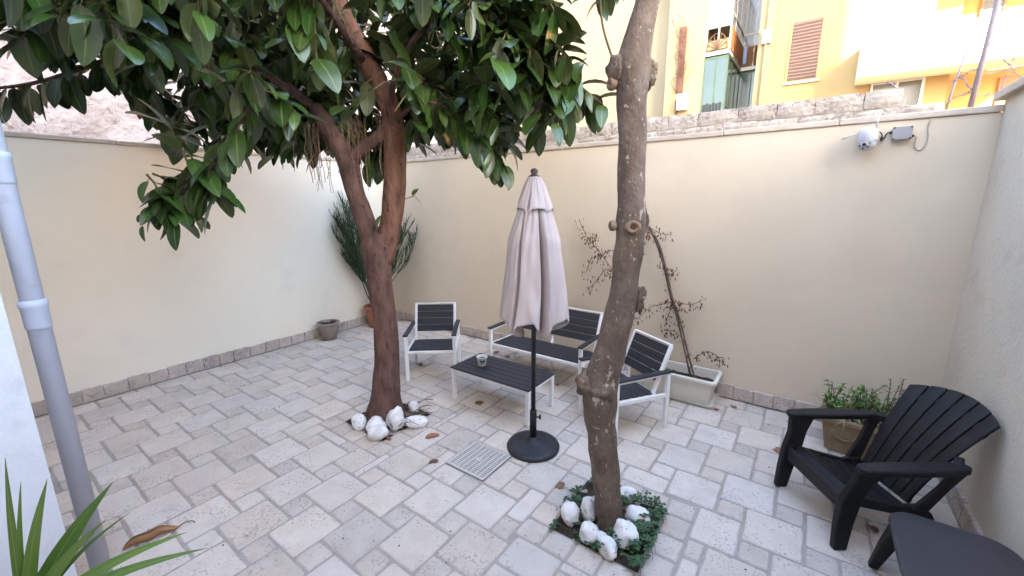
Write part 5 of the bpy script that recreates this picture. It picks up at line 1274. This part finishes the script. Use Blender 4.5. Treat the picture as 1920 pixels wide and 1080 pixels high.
for sx in (-1, 1):
    b = MB()
    vs = [(sx * x, y, seatz(min(y, .24)) + k) for y in (-.17, .30) for k in (-.055, .004) for x in (.215 + .028 * (y + .17) / .47, .25 + .028 * (y + .17) / .47)]
    b.add(vs, [(0, 1, 3, 2), (4, 6, 7, 5), (0, 4, 5, 1), (2, 3, 7, 6), (0, 2, 6, 4), (1, 5, 7, 3)]); b.build('side_rail', 'plastic', ad, bevel=.006)
    # front leg: broad hollow blade flaring up into the arm
    def blade(nm, secs, bv=.010):
        b = MB(); vs, fs = [], []
        for (c, hx_, hy_) in secs:
            for kx, ky in ((-1, -1), (1, -1), (1, 1), (-1, 1)): vs.append(Vector(c) + Vector((kx * hx_, ky * hy_, 0)))
        for i in range(len(secs) - 1):
            for k in range(4): fs.append((i * 4 + k, i * 4 + (k + 1) % 4, (i + 1) * 4 + (k + 1) % 4, (i + 1) * 4 + k))
        fs += [(3, 2, 1, 0), tuple((len(secs) - 1) * 4 + k for k in range(4))]
        b.add(vs, fs); return b.build(nm, 'plastic', ad, bevel=bv)
    blade('leg', [((sx * .285, .300, .002), .022, .040), ((sx * .275, .290, .17), .022, .052), ((sx * .268, .270, .33), .024, .062), ((sx * .285, .235, .45), .022, .060), ((sx * .308, .20, .555), .022, .085)])
    blade('leg', [((sx * .265, -.33, .002), .018, .035), ((sx * .255, -.26, .12), .018, .045), ((sx * .240, -.19, .22), .020, .065), ((sx * .235, -.14, .27), .018, .06)])
    blade('arm_support', [((sx * .255, -.17, .25), .014, .05), ((sx * .280, -.255, .42), .014, .035), ((sx * .302, -.315, .555), .016, .04)], .006)
    poly = [(.268, -.33), (.262, -.02), (.270, .17), (.280, .275), (.300, .30), (.345, .295), (.362, .26), (.372, .10), (.370, -.16), (.350, -.31), (.32, -.35)]
    if sx < 0: poly = [(-x, y) for x, y in poly][::-1]
    b = MB(); b.prism(poly, .548, .588); b.build('armrest', 'plastic', ad, bevel=.014, seg=3)
    b = MB(); b.bar((sx * .30, -.29, .565), (sx * .235, -.36, .575), .045, .05); b.build('arm_joint', 'plastic', ad, bevel=.01)

# ---- low plastic side table at the right edge
stb = thing('side_table', 'low grey-brown plastic side table with rounded top in the right corner', 'table', (6.88, -2.12, 0))
poly = []
def rounded(hx, hy, r, n=8):
    out = []
    for cx, cy, a0 in ((hx - r, hy - r, 0), (-hx + r, hy - r, 90), (-hx + r, -hy + r, 180), (hx - r, -hy + r, 270)):
        for i in range(n + 1):
            a = rad(a0 + 90 * i / n); out.append((cx + r * math.cos(a), cy + r * math.sin(a)))
    return out
def bowed(poly, k):   # sides swell a little
    return [(x * (1 + k * (1 - (y / .32) ** 2)), y * (1 + k * (1 - (x / .26) ** 2))) for x, y in poly]
b = MB(); b.prism(bowed(rounded(.235, .29, .10), .06), .372, .405); b.build('table_top', 'plastic_top', stb, bevel=.012, seg=3)
b = MB(); b.prism(bowed(rounded(.215, .27, .09), .05), .315, .372); b.build('apron', 'plastic', stb, bevel=.006)
for sx in (-1, 1):
    for sy in (-1, 1):
        b = MB()
        vs = []
        for z, cx, cy, h_ in ((.002, .250, .285, .022), (.20, .215, .25, .032), (.33, .18, .22, .045)):
            for kx, ky in ((-1, -1), (1, -1), (1, 1), (-1, 1)): vs.append((sx * cx + kx * h_, sy * cy + ky * h_, z))
        b.add(vs, [(i * 4 + k, i * 4 + (k + 1) % 4, (i + 1) * 4 + (k + 1) % 4, (i + 1) * 4 + k) for i in range(2) for k in range(4)] + [(3, 2, 1, 0), (8, 9, 10, 11)]).build('leg', 'plastic', stb, bevel=.008)

# ================================================================ pots and plants
def pot(name, label, loc, r0, r1, h, m, rim=.02):
    t = thing(name, label, 'pot', loc)
    b = MB(); b.lathe([(r0 * .9, .002), (r0, .006), (r1 * .96, h - .05), (r1 * .97, h - .045), (r1 + rim * .5, h - .04), (r1 + rim, h - .03), (r1 + rim, h - .006), (r1 + rim * .6, h), (r1 - .012, h), (r1 - .018, h - .03), (r1 - .03, h - .09)], 36); b.build('body', m, t, smooth=True)
    b = MB(); n = 24
    vs = [(0, 0, h - .035)] + [((r1 - .016) * q * math.cos(6.2832 * k / n), (r1 - .016) * q * math.sin(6.2832 * k / n), h - .04 + .012 * noise.noise(Vector((k, q * 5, h * 9)))) for q in (.5, 1) for k in range(n)]
    fs = [(0, 1 + k, 1 + (k + 1) % n) for k in range(n)] + [(1 + k, 1 + n + k, 1 + n + (k + 1) % n, 1 + (k + 1) % n) for k in range(n)]
    b.add(vs, fs).build('soil', 'soil', t, smooth=True)
    return t
p1 = pot('flowerpot', 'taupe plastic flowerpot with a withered stub against the left wall', (.215, -1.36, 0), .105, .148, .275, 'taupe_pot')
b = MB()
for i in range(9):
    a = U(0, 6.28)
    q = [Vector((U(-.05, .05), U(-.05, .05), .23))]
    d = Vector((math.cos(a), math.sin(a), U(.2, 1.0))).normalized()
    for k in range(3): q.append(q[-1] + d * U(.025, .05) + Vector((U(-.015, .015), U(-.015, .015), U(-.01, .01))))
    b.tube(q, [.005, .004, .004, .003], 5)
b.build('withered_stems', 'bark_grey', p1)
b = MB()
for i in range(16):
    v, f, uv = LEAF[i % 4]; s_ = U(.04, .075)
    T = Matrix.Translation((U(-.1, .1), U(-.1, .1), U(.245, .285))) @ Matrix.Rotation(U(0, 6.28), 4, 'Z') @ Matrix.Rotation(U(-.6, .6), 4, 'X') @ Matrix.Scale(s_, 4)
    b.add([T @ x for x in v], f, uv, R())
b.build('dead_leaves', 'dry', p1)

p2 = pot('terracotta_pot', 'terracotta pot in the far corner behind the rubber tree trunk', (.27, -.52, 0), .13, .18, .37, 'terracotta')
sb = thing('corner_shrub', 'bushy plant of thin dark green upright stems in the terracotta pot', 'shrub', (.27, -.52, .335))
fo = MB(); stems = MB()
def shrubstem(p, d, L, r, depth):
    q = [p]
    n = 5
    for k in range(n):
        d = (d + Vector((U(-.14, .14), U(-.14, .14), .06))).normalized()
        nx = q[-1] + d * L / n
        if nx.x + .27 < .05: nx.x = -.22; d.x = abs(d.x) * .3
        if nx.y - .52 > -.05: nx.y = .47; d.y = -abs(d.y) * .3
        q.append(nx)
        if depth > 0 and k >= 1:
            for _ in range(3 if depth > 1 else 4):
                a = U(0, 6.28)
                d2 = (d + Vector((math.cos(a), math.sin(a), .35)) * U(.25, .5)).normalized()
                shrubstem(q[-1], d2, L * U(.25, .42), r * .62, depth - 1)
    (stems if depth > 1 else fo).tube(q, [r * (1 - .5 * i / n) for i in range(n + 1)], 4, caps=False)
for i in range(16):
    a = 2.399 * i
    lean = U(.15, .55)
    d = Vector((math.cos(a) * lean, math.sin(a) * lean, 1)).normalized()
    if i < 8: d = Vector((U(-.16, -.02), U(-.42, -.18), 1)).normalized()
    else: d = Vector((U(.22, .48), U(.12, .30), 1)).normalized()
    shrubstem(Vector((math.cos(a) * .05, math.sin(a) * .05, 0)), d, U(1.0, 1.35) if i < 8 else U(.8, 1.15), .012, 2)
o = fo.build('foliage', 'broom', sb, smooth=True); o['kind'] = 'stuff'
o = stems.build('stems', 'broom', sb, smooth=True); o['kind'] = 'stuff'

# long cream planter with tray, and the withered climber rooted in it
lpn = thing('long_planter', 'long cream plastic planter on a tray against the back wall', 'planter', (5.13, -.225, 0))
def trough(b, hx0, hy0, hx1, hy1, z0, z1, th, r=.03):
    a, c = rounded(hx0, hy0, r, 4), rounded(hx1, hy1, r, 4)
    e, g_ = rounded(hx1 - th, hy1 - th, r * .8, 4), rounded(hx0 - th, hy0 - th, r * .8, 4)
    n = len(a)
    vs = [(x, y, z0) for x, y in a] + [(x, y, z1) for x, y in c] + [(x, y, z1) for x, y in e] + [(x, y, z0 + .012) for x, y in g_]
    fs = [tuple(range(n - 1, -1, -1)), tuple(range(3 * n, 4 * n))]
    for L_ in range(3):
        for i in range(n): fs.append((L_ * n + i, L_ * n + (i + 1) % n, (L_ + 1) * n + (i + 1) % n, (L_ + 1) * n + i))
    return b.add(vs, fs)
trough(MB(), .335, .130, .375, .165, .024, .29, .01).build('trough', 'cream_plastic', lpn, bevel=.002, seg=1)
b = MB()
a, c = rounded(.402, .192, .03, 4), rounded(.366, .156, .03, 4)
n = len(a)
b.add([(x, y, .265) for x, y in a] + [(x, y, .298) for x, y in a] + [(x, y, .298) for x, y in c] + [(x, y, .265) for x, y in c], [(L_ * n + i, L_ * n + (i + 1) % n, ((L_ + 1) % 4) * n + (i + 1) % n, ((L_ + 1) % 4) * n + i) for L_ in range(4) for i in range(n)]).build('rim', 'cream_plastic', lpn, bevel=.006)
trough(MB(), .375, .16, .39, .178, .002, .040, .008).build('tray', 'cream_plastic', lpn, bevel=.002, seg=1)
b = MB(); n = 24; m = 8
b.add([(-.355 + .71 * i / n, -.145 + .29 * j / m, .205 + .02 * noise.noise(Vector((i * .5, j * .5, 2)))) for j in range(m + 1) for i in range(n + 1)], [(j * (n + 1) + i, j * (n + 1) + i + 1, (j + 1) * (n + 1) + i + 1, (j + 1) * (n + 1) + i) for j in range(m) for i in range(n)]).build('soil', 'soil', lpn, smooth=True)

cv = thing('withered_climber', 'withered climbing plant with brown leaves leaning from the long planter', 'plant', (5.30, -.20, .20))
V0 = Vector((5.30, -.20, .20))
paths = [[(5.30, -.20, .19), (5.20, -.17, .45), (5.08, -.13, .80), (4.97, -.10, 1.05), (4.88, -.09, 1.35), (4.78, -.08, 1.62), (4.66, -.07, 1.80)],
         [(5.27, -.21, .19), (5.17, -.18, .46), (5.05, -.12, .80), (4.93, -.08, 1.10), (4.84, -.07, 1.40), (4.73, -.06, 1.66), (4.62, -.06, 1.84)],
         [(5.25, -.19, .19), (5.16, -.15, .47), (5.06, -.12, .78), (4.98, -.11, 1.02)]]
for i, p in enumerate(paths):
    b = MB(); b.tube([Vector(x) - V0 for x in smoothpath(p, 4)], [.011, .008, .009][i], 7, .2, 20); b.build('stem', 'bark_grey', cv, smooth=True)
fine = [[(4.98, -.10, 1.02), (5.08, -.09, .99), (5.19, -.08, 1.00), (5.27, -.08, 1.06)], [(4.98, -.10, 1.0), (4.88, -.10, .96), (4.74, -.09, .90), (4.60, -.10, .74)],
        [(5.0, -.10, .98), (4.95, -.09, .86), (4.91, -.09, .70)], [(4.66, -.07, 1.80), (4.78, -.08, 1.74), (4.90, -.09, 1.72)],
        [(4.60, -.10, .74), (4.50, -.10, .80), (4.45, -.11, .95), (4.38, -.11, 1.12), (4.28, -.09, 1.28), (4.13, -.08, 1.45), (4.0, -.07, 1.58), (3.90, -.06, 1.68), (3.80, -.05, 1.86)],
        [(4.28, -.09, 1.28), (4.18, -.09, 1.28), (4.05, -.08, 1.10), (3.96, -.08, 1.02)], [(4.13, -.08, 1.45), (4.0, -.08, 1.40), (3.93, -.08, 1.22)], [(4.13, -.08, 1.45), (4.25, -.09, 1.52), (4.38, -.09, 1.42), (4.46, -.1, 1.30)],
        [(3.96, -.07, 1.62), (4.02, -.07, 1.70), (4.03, -.07, 1.60)], [(4.84, -.07, 1.40), (4.95, -.08, 1.32), (5.0, -.08, 1.36)], [(5.25, -.16, .42), (5.38, -.12, .52), (5.48, -.1, .47), (5.53, -.1, .48)],
        [(5.12, -.14, .62), (5.02, -.12, .68), (4.93, -.1, .66)], [(4.66, -.07, 1.80), (4.60, -.07, 1.70), (4.62, -.08, 1.5)]]
fb, lb = MB(), MB()
for p in fine:
    P = [Vector(x) + Vector((0, U(-.02, .0), 0)) for x in smoothpath(p, 3)]
    fb.tube([x - V0 for x in P], .0042, 5)
    for k in range(int(6 * len(P))):
        q = P[random.randrange(len(P))] + Vector((U(-.055, .055), U(-.05, .005), U(-.075, .035)))
        v, f, uv = LEAF[k % 4]; s_ = U(.022, .042)
        T = Matrix.Translation(q - V0) @ Matrix.Rotation(U(0, 6.28), 4, 'Z') @ Matrix.Rotation(U(-1.9, -.4), 4, 'X') @ Matrix.Scale(s_, 4)
        lb.add([T @ x for x in v], f, uv, R())
for p in paths[:2]:
    for k in range(46):
        P = smoothpath(p, 5); q = Vector(P[random.randrange(2, len(P))]) + Vector((U(-.04, .05), U(-.04, .01), U(-.06, .04)))
        v, f, uv = LEAF[k % 4]; s_ = U(.02, .04)
        T = Matrix.Translation(q - V0) @ Matrix.Rotation(U(0, 6.28), 4, 'Z') @ Matrix.Rotation(U(-1.9, -.4), 4, 'X') @ Matrix.Scale(s_, 4)
        lb.add([T @ x for x in v], f, uv, R())
o = fb.build('side_shoots', 'bark_grey', cv, smooth=True); o['kind'] = 'stuff'
o = lb.build('dry_leaves', 'dry', cv, smooth=True); o['kind'] = 'stuff'
wd_ = thing('green_weed', 'small tuft of green weed growing in the long planter', 'weed', (4.93, -.20, .205))
b = MB()
for i in range(170):
    v, f, uv = LEAF[i % 4]; s_ = U(.02, .04)
    a = U(0, 6.28); r_ = U(0, .085)
    T = Matrix.Translation((r_ * math.cos(a) * 1.3, r_ * math.sin(a), U(.0, .11) * (1 - r_ / .13))) @ Matrix.Rotation(U(0, 6.28), 4, 'Z') @ Matrix.Rotation(U(-.5, .9), 4, 'X') @ Matrix.Scale(s_, 4)
    b.add([T @ x for x in v], f, uv, R())
b.build('foliage', 'herb', wd_, smooth=True)

# tan planter with herbs behind the plastic armchair
tp = thing('tan_planter', 'tan cast planter behind the dark plastic armchair', 'planter', (6.66, -.42, 0), -.12)
trough(MB(), .225, .165, .275, .205, .002, .31, .022, .05).build('body', 'sandstone_pot', tp, bevel=.004)
b = MB()
a, c = rounded(.292, .222, .05, 5), rounded(.25, .18, .05, 5); n = len(a)
b.add([(x, y, .275) for x, y in a] + [(x, y, .315) for x, y in a] + [(x, y, .315) for x, y in c] + [(x, y, .275) for x, y in c], [(L_ * n + i, L_ * n + (i + 1) % n, ((L_ + 1) % 4) * n + (i + 1) % n, ((L_ + 1) % 4) * n + i) for L_ in range(4) for i in range(n)]).build('rim', 'sandstone_pot', tp, bevel=.008)
for sx in (-1, 1):      # raised swags on the front
    b = MB(); b.tube([(sx * .1 + .085 * math.cos(k * math.pi / 8), -.178 - .002 * k * 0 - (.21 - .08 * math.sin(k * math.pi / 8)) * .05, .21 - .08 * math.sin(k * math.pi / 8)) for k in range(9)], .011, 6); b.build('swag', 'sandstone_pot', tp, smooth=True)
b = MB(); b.box(-.245, .245, -.175, .175, .26, .275); b.build('soil', 'soil', tp)
hb = thing('herb_clump', 'fresh green herbs and dry stalks growing in the tan planter', 'plant', (6.66, -.42, .275), -.12)
b, dgr, stx = MB(), MB(), MB()
for i in range(62):
    x, y = U(-.25, .16), U(-.16, .15)
    h = U(.12, .33) * (1 - abs(x + .06) * 1.1)
    top = Vector((x + U(-.06, .06), y + U(-.06, .06), h))
    stx.tube([(x, y, 0), (x * .5 + top.x * .5, y * .5 + top.y * .5, h * .55), top], .0025, 4)
    for k in range(13):
        v, f, uv = LEAF[k % 4]; s_ = U(.026, .052)
        q = Vector((x, y, 0)).lerp(top, U(.25, 1.05))
        T = Matrix.Translation(q) @ Matrix.Rotation(U(0, 6.28), 4, 'Z') @ Matrix.Rotation(U(-.7, .5), 4, 'X') @ Matrix.Scale(s_, 4)
        b.add([T @ z_ for z_ in v], f, uv, R())
for i in range(210):
    x, y = U(-.27, .29), U(-.21, .15)
    a = U(0, 6.28); l_ = U(.07, .22)
    d = Vector((math.cos(a) * .8, math.sin(a) * .8, U(.2, 1.1))).normalized()
    p0 = Vector((x, y, U(0, .05))); p1_ = p0 + d * l_ * .6; p2_ = p1_ + (d + Vector((0, 0, -.8))).normalized() * l_ * .5
    s = d.cross(Vector((0, 0, 1))).normalized() * .0035
    dgr.add([p0 - s, p0 + s, p1_ - s, p1_ + s, p2_], [(0, 1, 3, 2), (2, 3, 4)], [(.2, 0), (.9, 0), (.2, .5), (.9, .5), (.8, 1)], R())
for i in range(16):
    x, y = U(.0, .28), U(-.1, .15)
    p = [Vector((x, y, 0)), Vector((x + U(-.03, .05), y + U(-.04, .04), U(.12, .18))), Vector((x + U(-.04, .08), y + U(-.06, .06), U(.24, .42)))]
    stx.tube(smoothpath(p, 3), .003, 4)
    for k in range(16):
        q = p[0].lerp(p[2], U(.35, 1)); a = U(0, 6.28)
        stx.tube([q, q + Vector((math.cos(a) * .022, math.sin(a) * .022, .014))], .0022, 3)
o = b.build('foliage', 'herb', hb, smooth=True); o['kind'] = 'stuff'
o = dgr.build('dry_grass', 'drygrass', hb); o['kind'] = 'stuff'
o = stx.build('stalks', 'twig', hb); o['kind'] = 'stuff'

# spiky foreground plant at the lower left
yu = thing('yucca_plant', 'spiky green plant with sword-shaped leaves at the lower left edge', 'plant', (3.66, -4.74, .40))
Y0 = Vector((3.66, -4.74, .40))
tips = [((3.96, -4.67, 1.25), .030), ((3.81, -4.65, 1.08), .022), ((3.89, -4.59, 1.09), .048), ((4.02, -4.44, 1.04), .078), ((4.05, -4.48, .92), .052), ((3.91, -4.40, .82), .020), ((4.15, -4.28, .76), .050), ((4.34, -4.27, .78), .048),
        ((3.42, -4.88, .80), .06), ((3.60, -5.05, .80), .06), ((3.90, -5.02, .75), .06), ((3.80, -4.50, .74), .06)]
for i, (tp_, wd2) in enumerate(tips):
    tipv = Vector(tp_) - Y0
    b = MB(); n = 9
    vs, fs, uv = [], [], []
    side = tipv.cross(Vector((.75, .25, .6))).normalized()
    nrm = side.cross(tipv.normalized())
    for j in range(n + 1):
        s = j / n
        p = tipv * s + Vector((0, 0, .05 * math.sin(math.pi * s)))
        hw = wd2 * .52 * (min(1, .7 + s * 1.2) * (1 - s ** 2.0)) + .0006
        for k in (-1, 0, 1):
            vs.append(p + side * hw * k + nrm * (.30 * hw * abs(k))); uv.append((.5 + k * .5, s))
    for j in range(n):
        for k in range(2): fs.append((j * 3 + k, j * 3 + k + 1, j * 3 + k + 4, j * 3 + k + 3))
    b.add(vs, fs, uv, R()).build('blade', 'blade', yu, smooth=True)
yp = pot('foreground_pot', 'pot of the spiky plant just outside the lower left corner', (3.66, -4.74, 0), .13, .17, .44, 'terracotta')

# ================================================================ pipes, drain, wall fittings
dp = thing('drainpipe', 'pale grey drainpipe standing at the white house corner', 'drainpipe', (3.03, -4.452, 0))
b = MB(); b.lathe([(.043, .002), (.043, 5.6)], 28); b.build('pipe', 'pipe', dp, smooth=True)
for z in (1.60, 2.30):
    b = MB(); b.lathe([(.0435, z - .115), (.048, z - .10), (.048, z - .008), (.052, z), (.053, z + .022), (.048, z + .028), (.0435, z + .036)], 28); b.build('collar', 'pipe', dp, smooth=True)
b = MB(); b.box(-.012, .012, -.093, -.043, 2.9, 2.93); b.build('bracket', 'pipe', dp)

gt = thing('drain_grate', 'square beige drain grating in the paving beside the parasol base', 'drain grate', (4.10, -2.3725, 0))
hx, hy = .192, .186
b = MB(); b.box(-hx - .004, hx + .004, -hy - .004, hy + .004, -.0065, -.004); b.build('shade_plate', 'drain_shade', gt)  # thin plate under the bars; the hole's shade is put into its dark colour
for q in ((-hx, hx, -hy, -hy + .014), (-hx, hx, hy - .014, hy), (-hx, -hx + .014, -hy + .014, hy - .014), (hx - .014, hx, -hy + .014, hy - .014)):
    b = MB(); b.box(*q, -.004, .004); b.build('frame', 'grate', gt)
n = 8
for i in range(1, n):
    x = -hx + .014 + (2 * hx - .028) * i / n
    b = MB(); b.box(x - .005, x + .005, -hy + .014, hy - .014, -.004, .003); b.build('cross_bar', 'grate', gt)
n = 17
for i in range(n):
    y = -hy + .014 + (2 * hy - .028) * (i + .5) / n
    b = MB(); b.box(-hx + .014, hx - .014, y - .0052, y + .0052, -.004, .0015); b.build('bar', 'grate', gt)
b = MB(); b.lathe([(.026, -.003), (.026, .0045), (.018, .005), (.016, .0035), (.001, .0035)], 20); b.build('boss', 'grate', gt, smooth=True)

# dome camera on the back wall
sc = thing('security_camera', 'white dome security camera high on the cream wall', 'camera', (6.405, 0, 2.64))
b = MB(); b.box(-.045, .045, -.03, -.001, -.03, .02); b.build('mount', 'cam_white', sc, bevel=.006)
b = MB(); b.box(-.022, .022, -.085, -.03, -.012, .012); b.build('arm', 'cam_white', sc, bevel=.004)
CC = Vector((0, -.085, 0))
b = MB(); b.lathe([(.012, .016), (.040, .012), (.057, -.006), (.064, -.035), (.064, -.090), (.062, -.098)], 32, c=CC); b.build('housing', 'cam_white', sc, smooth=True)
b = MB(); b.lathe([(.0615, -.098)] + [(.0615 * math.cos(a * math.pi / 20), -.104 - .0615 * math.sin(a * math.pi / 20)) for a in range(0, 10)] + [(.004, -.1653)], 32, c=CC); b.build('dome', 'cam_white', sc, smooth=True)
fd = Vector((-.30, -.86, -.42)).normalized()
T = Matrix.Translation(CC + Vector((0, 0, -.118))) @ frame(Vector((0, 0, 1)), fd).to_4x4()
b = MB(); b.lathe([(.044, .036), (.044, .048), (.040, .052), (.002, .052)], 24, T=T); b.build('face_plate', 'box_grey', sc, smooth=False)
b = MB(); b.lathe([(.013, .05), (.013, .062), (.009, .064), (.002, .064)], 16, T=T); b.build('lens', 'lens', sc, smooth=True)
for k in range(6):
    a = 1.047 * k + .3
    b = MB(); b.lathe([(.0065, .05), (.0065, .0545), (.001, .055)], 10, T=T @ Matrix.Translation((.029 * math.cos(a), .029 * math.sin(a), 0))); b.build('infrared_lamp', 'lens', sc)
b = MB(); b.tube([CC + Vector((-.06, .03, -.02)), CC + Vector((-.17, .035, -.055))], .006, 8); b.build('antenna', 'cam_white', sc, smooth=True)
b = MB(); b.tube([CC + Vector((.045, .045, -.005)), CC + Vector((.055, .05, .14))], .006, 8); b.build('antenna', 'cam_white', sc, smooth=True)
jb = thing('junction_box', 'grey square junction box beside the dome camera', 'junction box', (6.615, 0, 2.60))
b = MB(); b.box(-.058, .058, -.045, -.001, -.048, .048); b.build('box', 'box_grey', jb, bevel=.005)
b = MB(); b.box(-.060, .060, -.055, -.045, -.050, .050); b.build('lid', 'box_grey', jb, bevel=.004)
for sx in (-1, 1):
    for sz in (-1, 1):
        b = MB(); b.lathe([(.006, 0), (.006, .004), (.003, .005)], 8, T=Matrix.Translation((sx * .050, -.0545, sz * .041)) @ Matrix.Rotation(rad(90), 4, 'X')); b.build('screw', 'ink', jb)
for sx, z in ((1, -.025), (-1, .01)):
    b = MB(); b.lathe([(.010, 0), (.010, .014), (.006, .018)], 10, T=Matrix.Translation((sx * .058, -.025, z)) @ Matrix.Rotation(rad(90 * sx), 4, 'Y')); b.build('gland', 'ink', jb)
b = MB(); b.tube(smoothpath([(6.69, -.025, 2.575), (6.705, -.02, 2.56), (6.705, -.008, 2.50), (6.735, -.006, 2.465), (6.765, -.006, 2.49), (6.775, -.006, 2.56), (6.765, -.006, 2.63), (6.775, -.006, 2.698)], 5), .0045, 6)
tag(b.build('power_cable', 'cable', smooth=True), 'thin cable looping from the junction box up to the wall top', 'cable')
b = MB(); b.tube(smoothpath([(6.455, -.07, 2.59), (6.475, -.05, 2.62), (6.495, -.02, 2.60), (6.50, -.012, 2.575), (6.515, -.012, 2.575), (6.52, -.014, 2.60), (6.535, -.02, 2.615), (6.555, -.025, 2.61)], 4), .0045, 6)
b.tube([(6.498, -.014, 2.585), (6.500, -.014, 2.555)], .010, 8)
tag(b.build('camera_cable', 'ink', smooth=True), 'short black cable between the dome camera and the junction box', 'cable')

# ================================================================ fallen leaves
GL = 'fallen leaves on the paving'
def fallen(x, y, rot, L, k, label, z=.012, curl=None):
    o = link('fallen_leaf', BROWN_ME[k], None, (x, y, z))
    o.rotation_euler = (U(-.12, .12), U(-.35, .35), rot); o.scale = (L, L, L)
    tag(o, label, 'leaf', GL)
fallen(3.47, -1.66, -.9, .15, 3, 'brown leaf lying between the table and the rubber tree')
fallen(3.52, -2.40, -.5, .15, 1, 'tan leaf lying left of the drain grating, nearer the rubber tree')
fallen(3.84, -2.60, 2.2, .11, 3, 'reddish brown leaf at the left corner of the drain grating')
fallen(2.21, -1.29, 1.2, .16, 1, 'brown leaf on the paving underneath the left armchair')
fallen(2.95, -.42, .4, .17, 3, 'crumpled brown leaf left of the bench, by the wall')
fallen(2.75, -.35, 2.4, .15, 1, 'dry leaf against the skirting behind the left armchair')
fallen(3.95, -.80, .9, .14, 3, 'brown leaf under the right half of the bench')
fallen(4.82, -2.25, 2.9, .11, 3, 'dark curled leaf left of the clover bed')
fallen(6.13, -.85, .8, .15, 3, 'curled brown leaf behind the front leg of the plastic armchair')
fallen(5.70, -.22, .6, .11, 1, 'reddish leaf on the paving right of the long planter')
fallen(5.56, -.37, 1.2, .09, 3, 'dark red leaf at the right end of the planter tray')
fallen(6.67, -1.50, .3, .12, 3, 'dark leaf under the plastic armchair')
fallen(.62, -.62, 1.9, .15, 3, 'brown leaf lying before the terracotta pot')
fallen(3.26, -2.62, 1.4, .13, 3, 'brown leaf tucked under the white stones')
# the large curled leaf beside the drainpipe
bl = thing('curled_leaf', 'large curled brown dead leaf on the paving beside the drainpipe', 'leaf', (2.925, -4.215, .002), 1.32)
b = MB(); n, m = 14, 8
vs, fs, uv = [], [], []
for i in range(n + 1):
    s = i / n
    hw = .055 * math.sin(math.pi * min(1, s ** .8)) ** .7 + .002
    roll_ = 2.1 + .5 * math.sin(s * 5)
    for k in range(m + 1):
        u = -1 + 2 * k / m
        a = u * roll_
        vs.append((-.13 + .28 * s, math.sin(a) * hw / roll_ * 1.25, .004 + (1 - math.cos(a)) * hw / roll_ * 1.2 + .012 * math.sin(s * 7) ** 2)); uv.append((k / m, s))
for i in range(n):
    for k in range(m): fs.append((i * (m + 1) + k, i * (m + 1) + k + 1, (i + 1) * (m + 1) + k + 1, (i + 1) * (m + 1) + k))
b.add(vs, fs, uv, .3).build('leaf_blade', 'brown_leaf', bl, smooth=True)
b = MB(); b.tube(smoothpath([(.14, 0, .012), (.18, .01, .022), (.215, .0, .018), (.23, -.02, .012)], 3), .003, 5); b.build('stalk', 'twig', bl)

# small dark crumbs and bits of dry leaf strewn over the paving
lt = MB()
for i in range(230):
    x, y = U(.1, 7.0), U(-4.2, -.1)
    if i % 3 == 0: y = -U(.03, .5)
    a = U(0, 6.28); r_ = U(.003, .009); q = U(.35, .8)
    z = .006
    pts_ = [(x + r_ * math.cos(a + k) * (1 if k % 2 else q), y + r_ * math.sin(a + k) * (q if k % 2 else 1), z) for k in (0, 1.2, 2.5, 3.7, 5.0)]
    lt.add(pts_ + [(x, y, z + r_ * .7)], [(k, (k + 1) % 5, 5) for k in range(5)])
o = tag(lt.build('leaf_litter', 'dark_crumbs'), 'dark crumbs and bits of dry leaf scattered on the paving', 'litter'); o['kind'] = 'stuff'
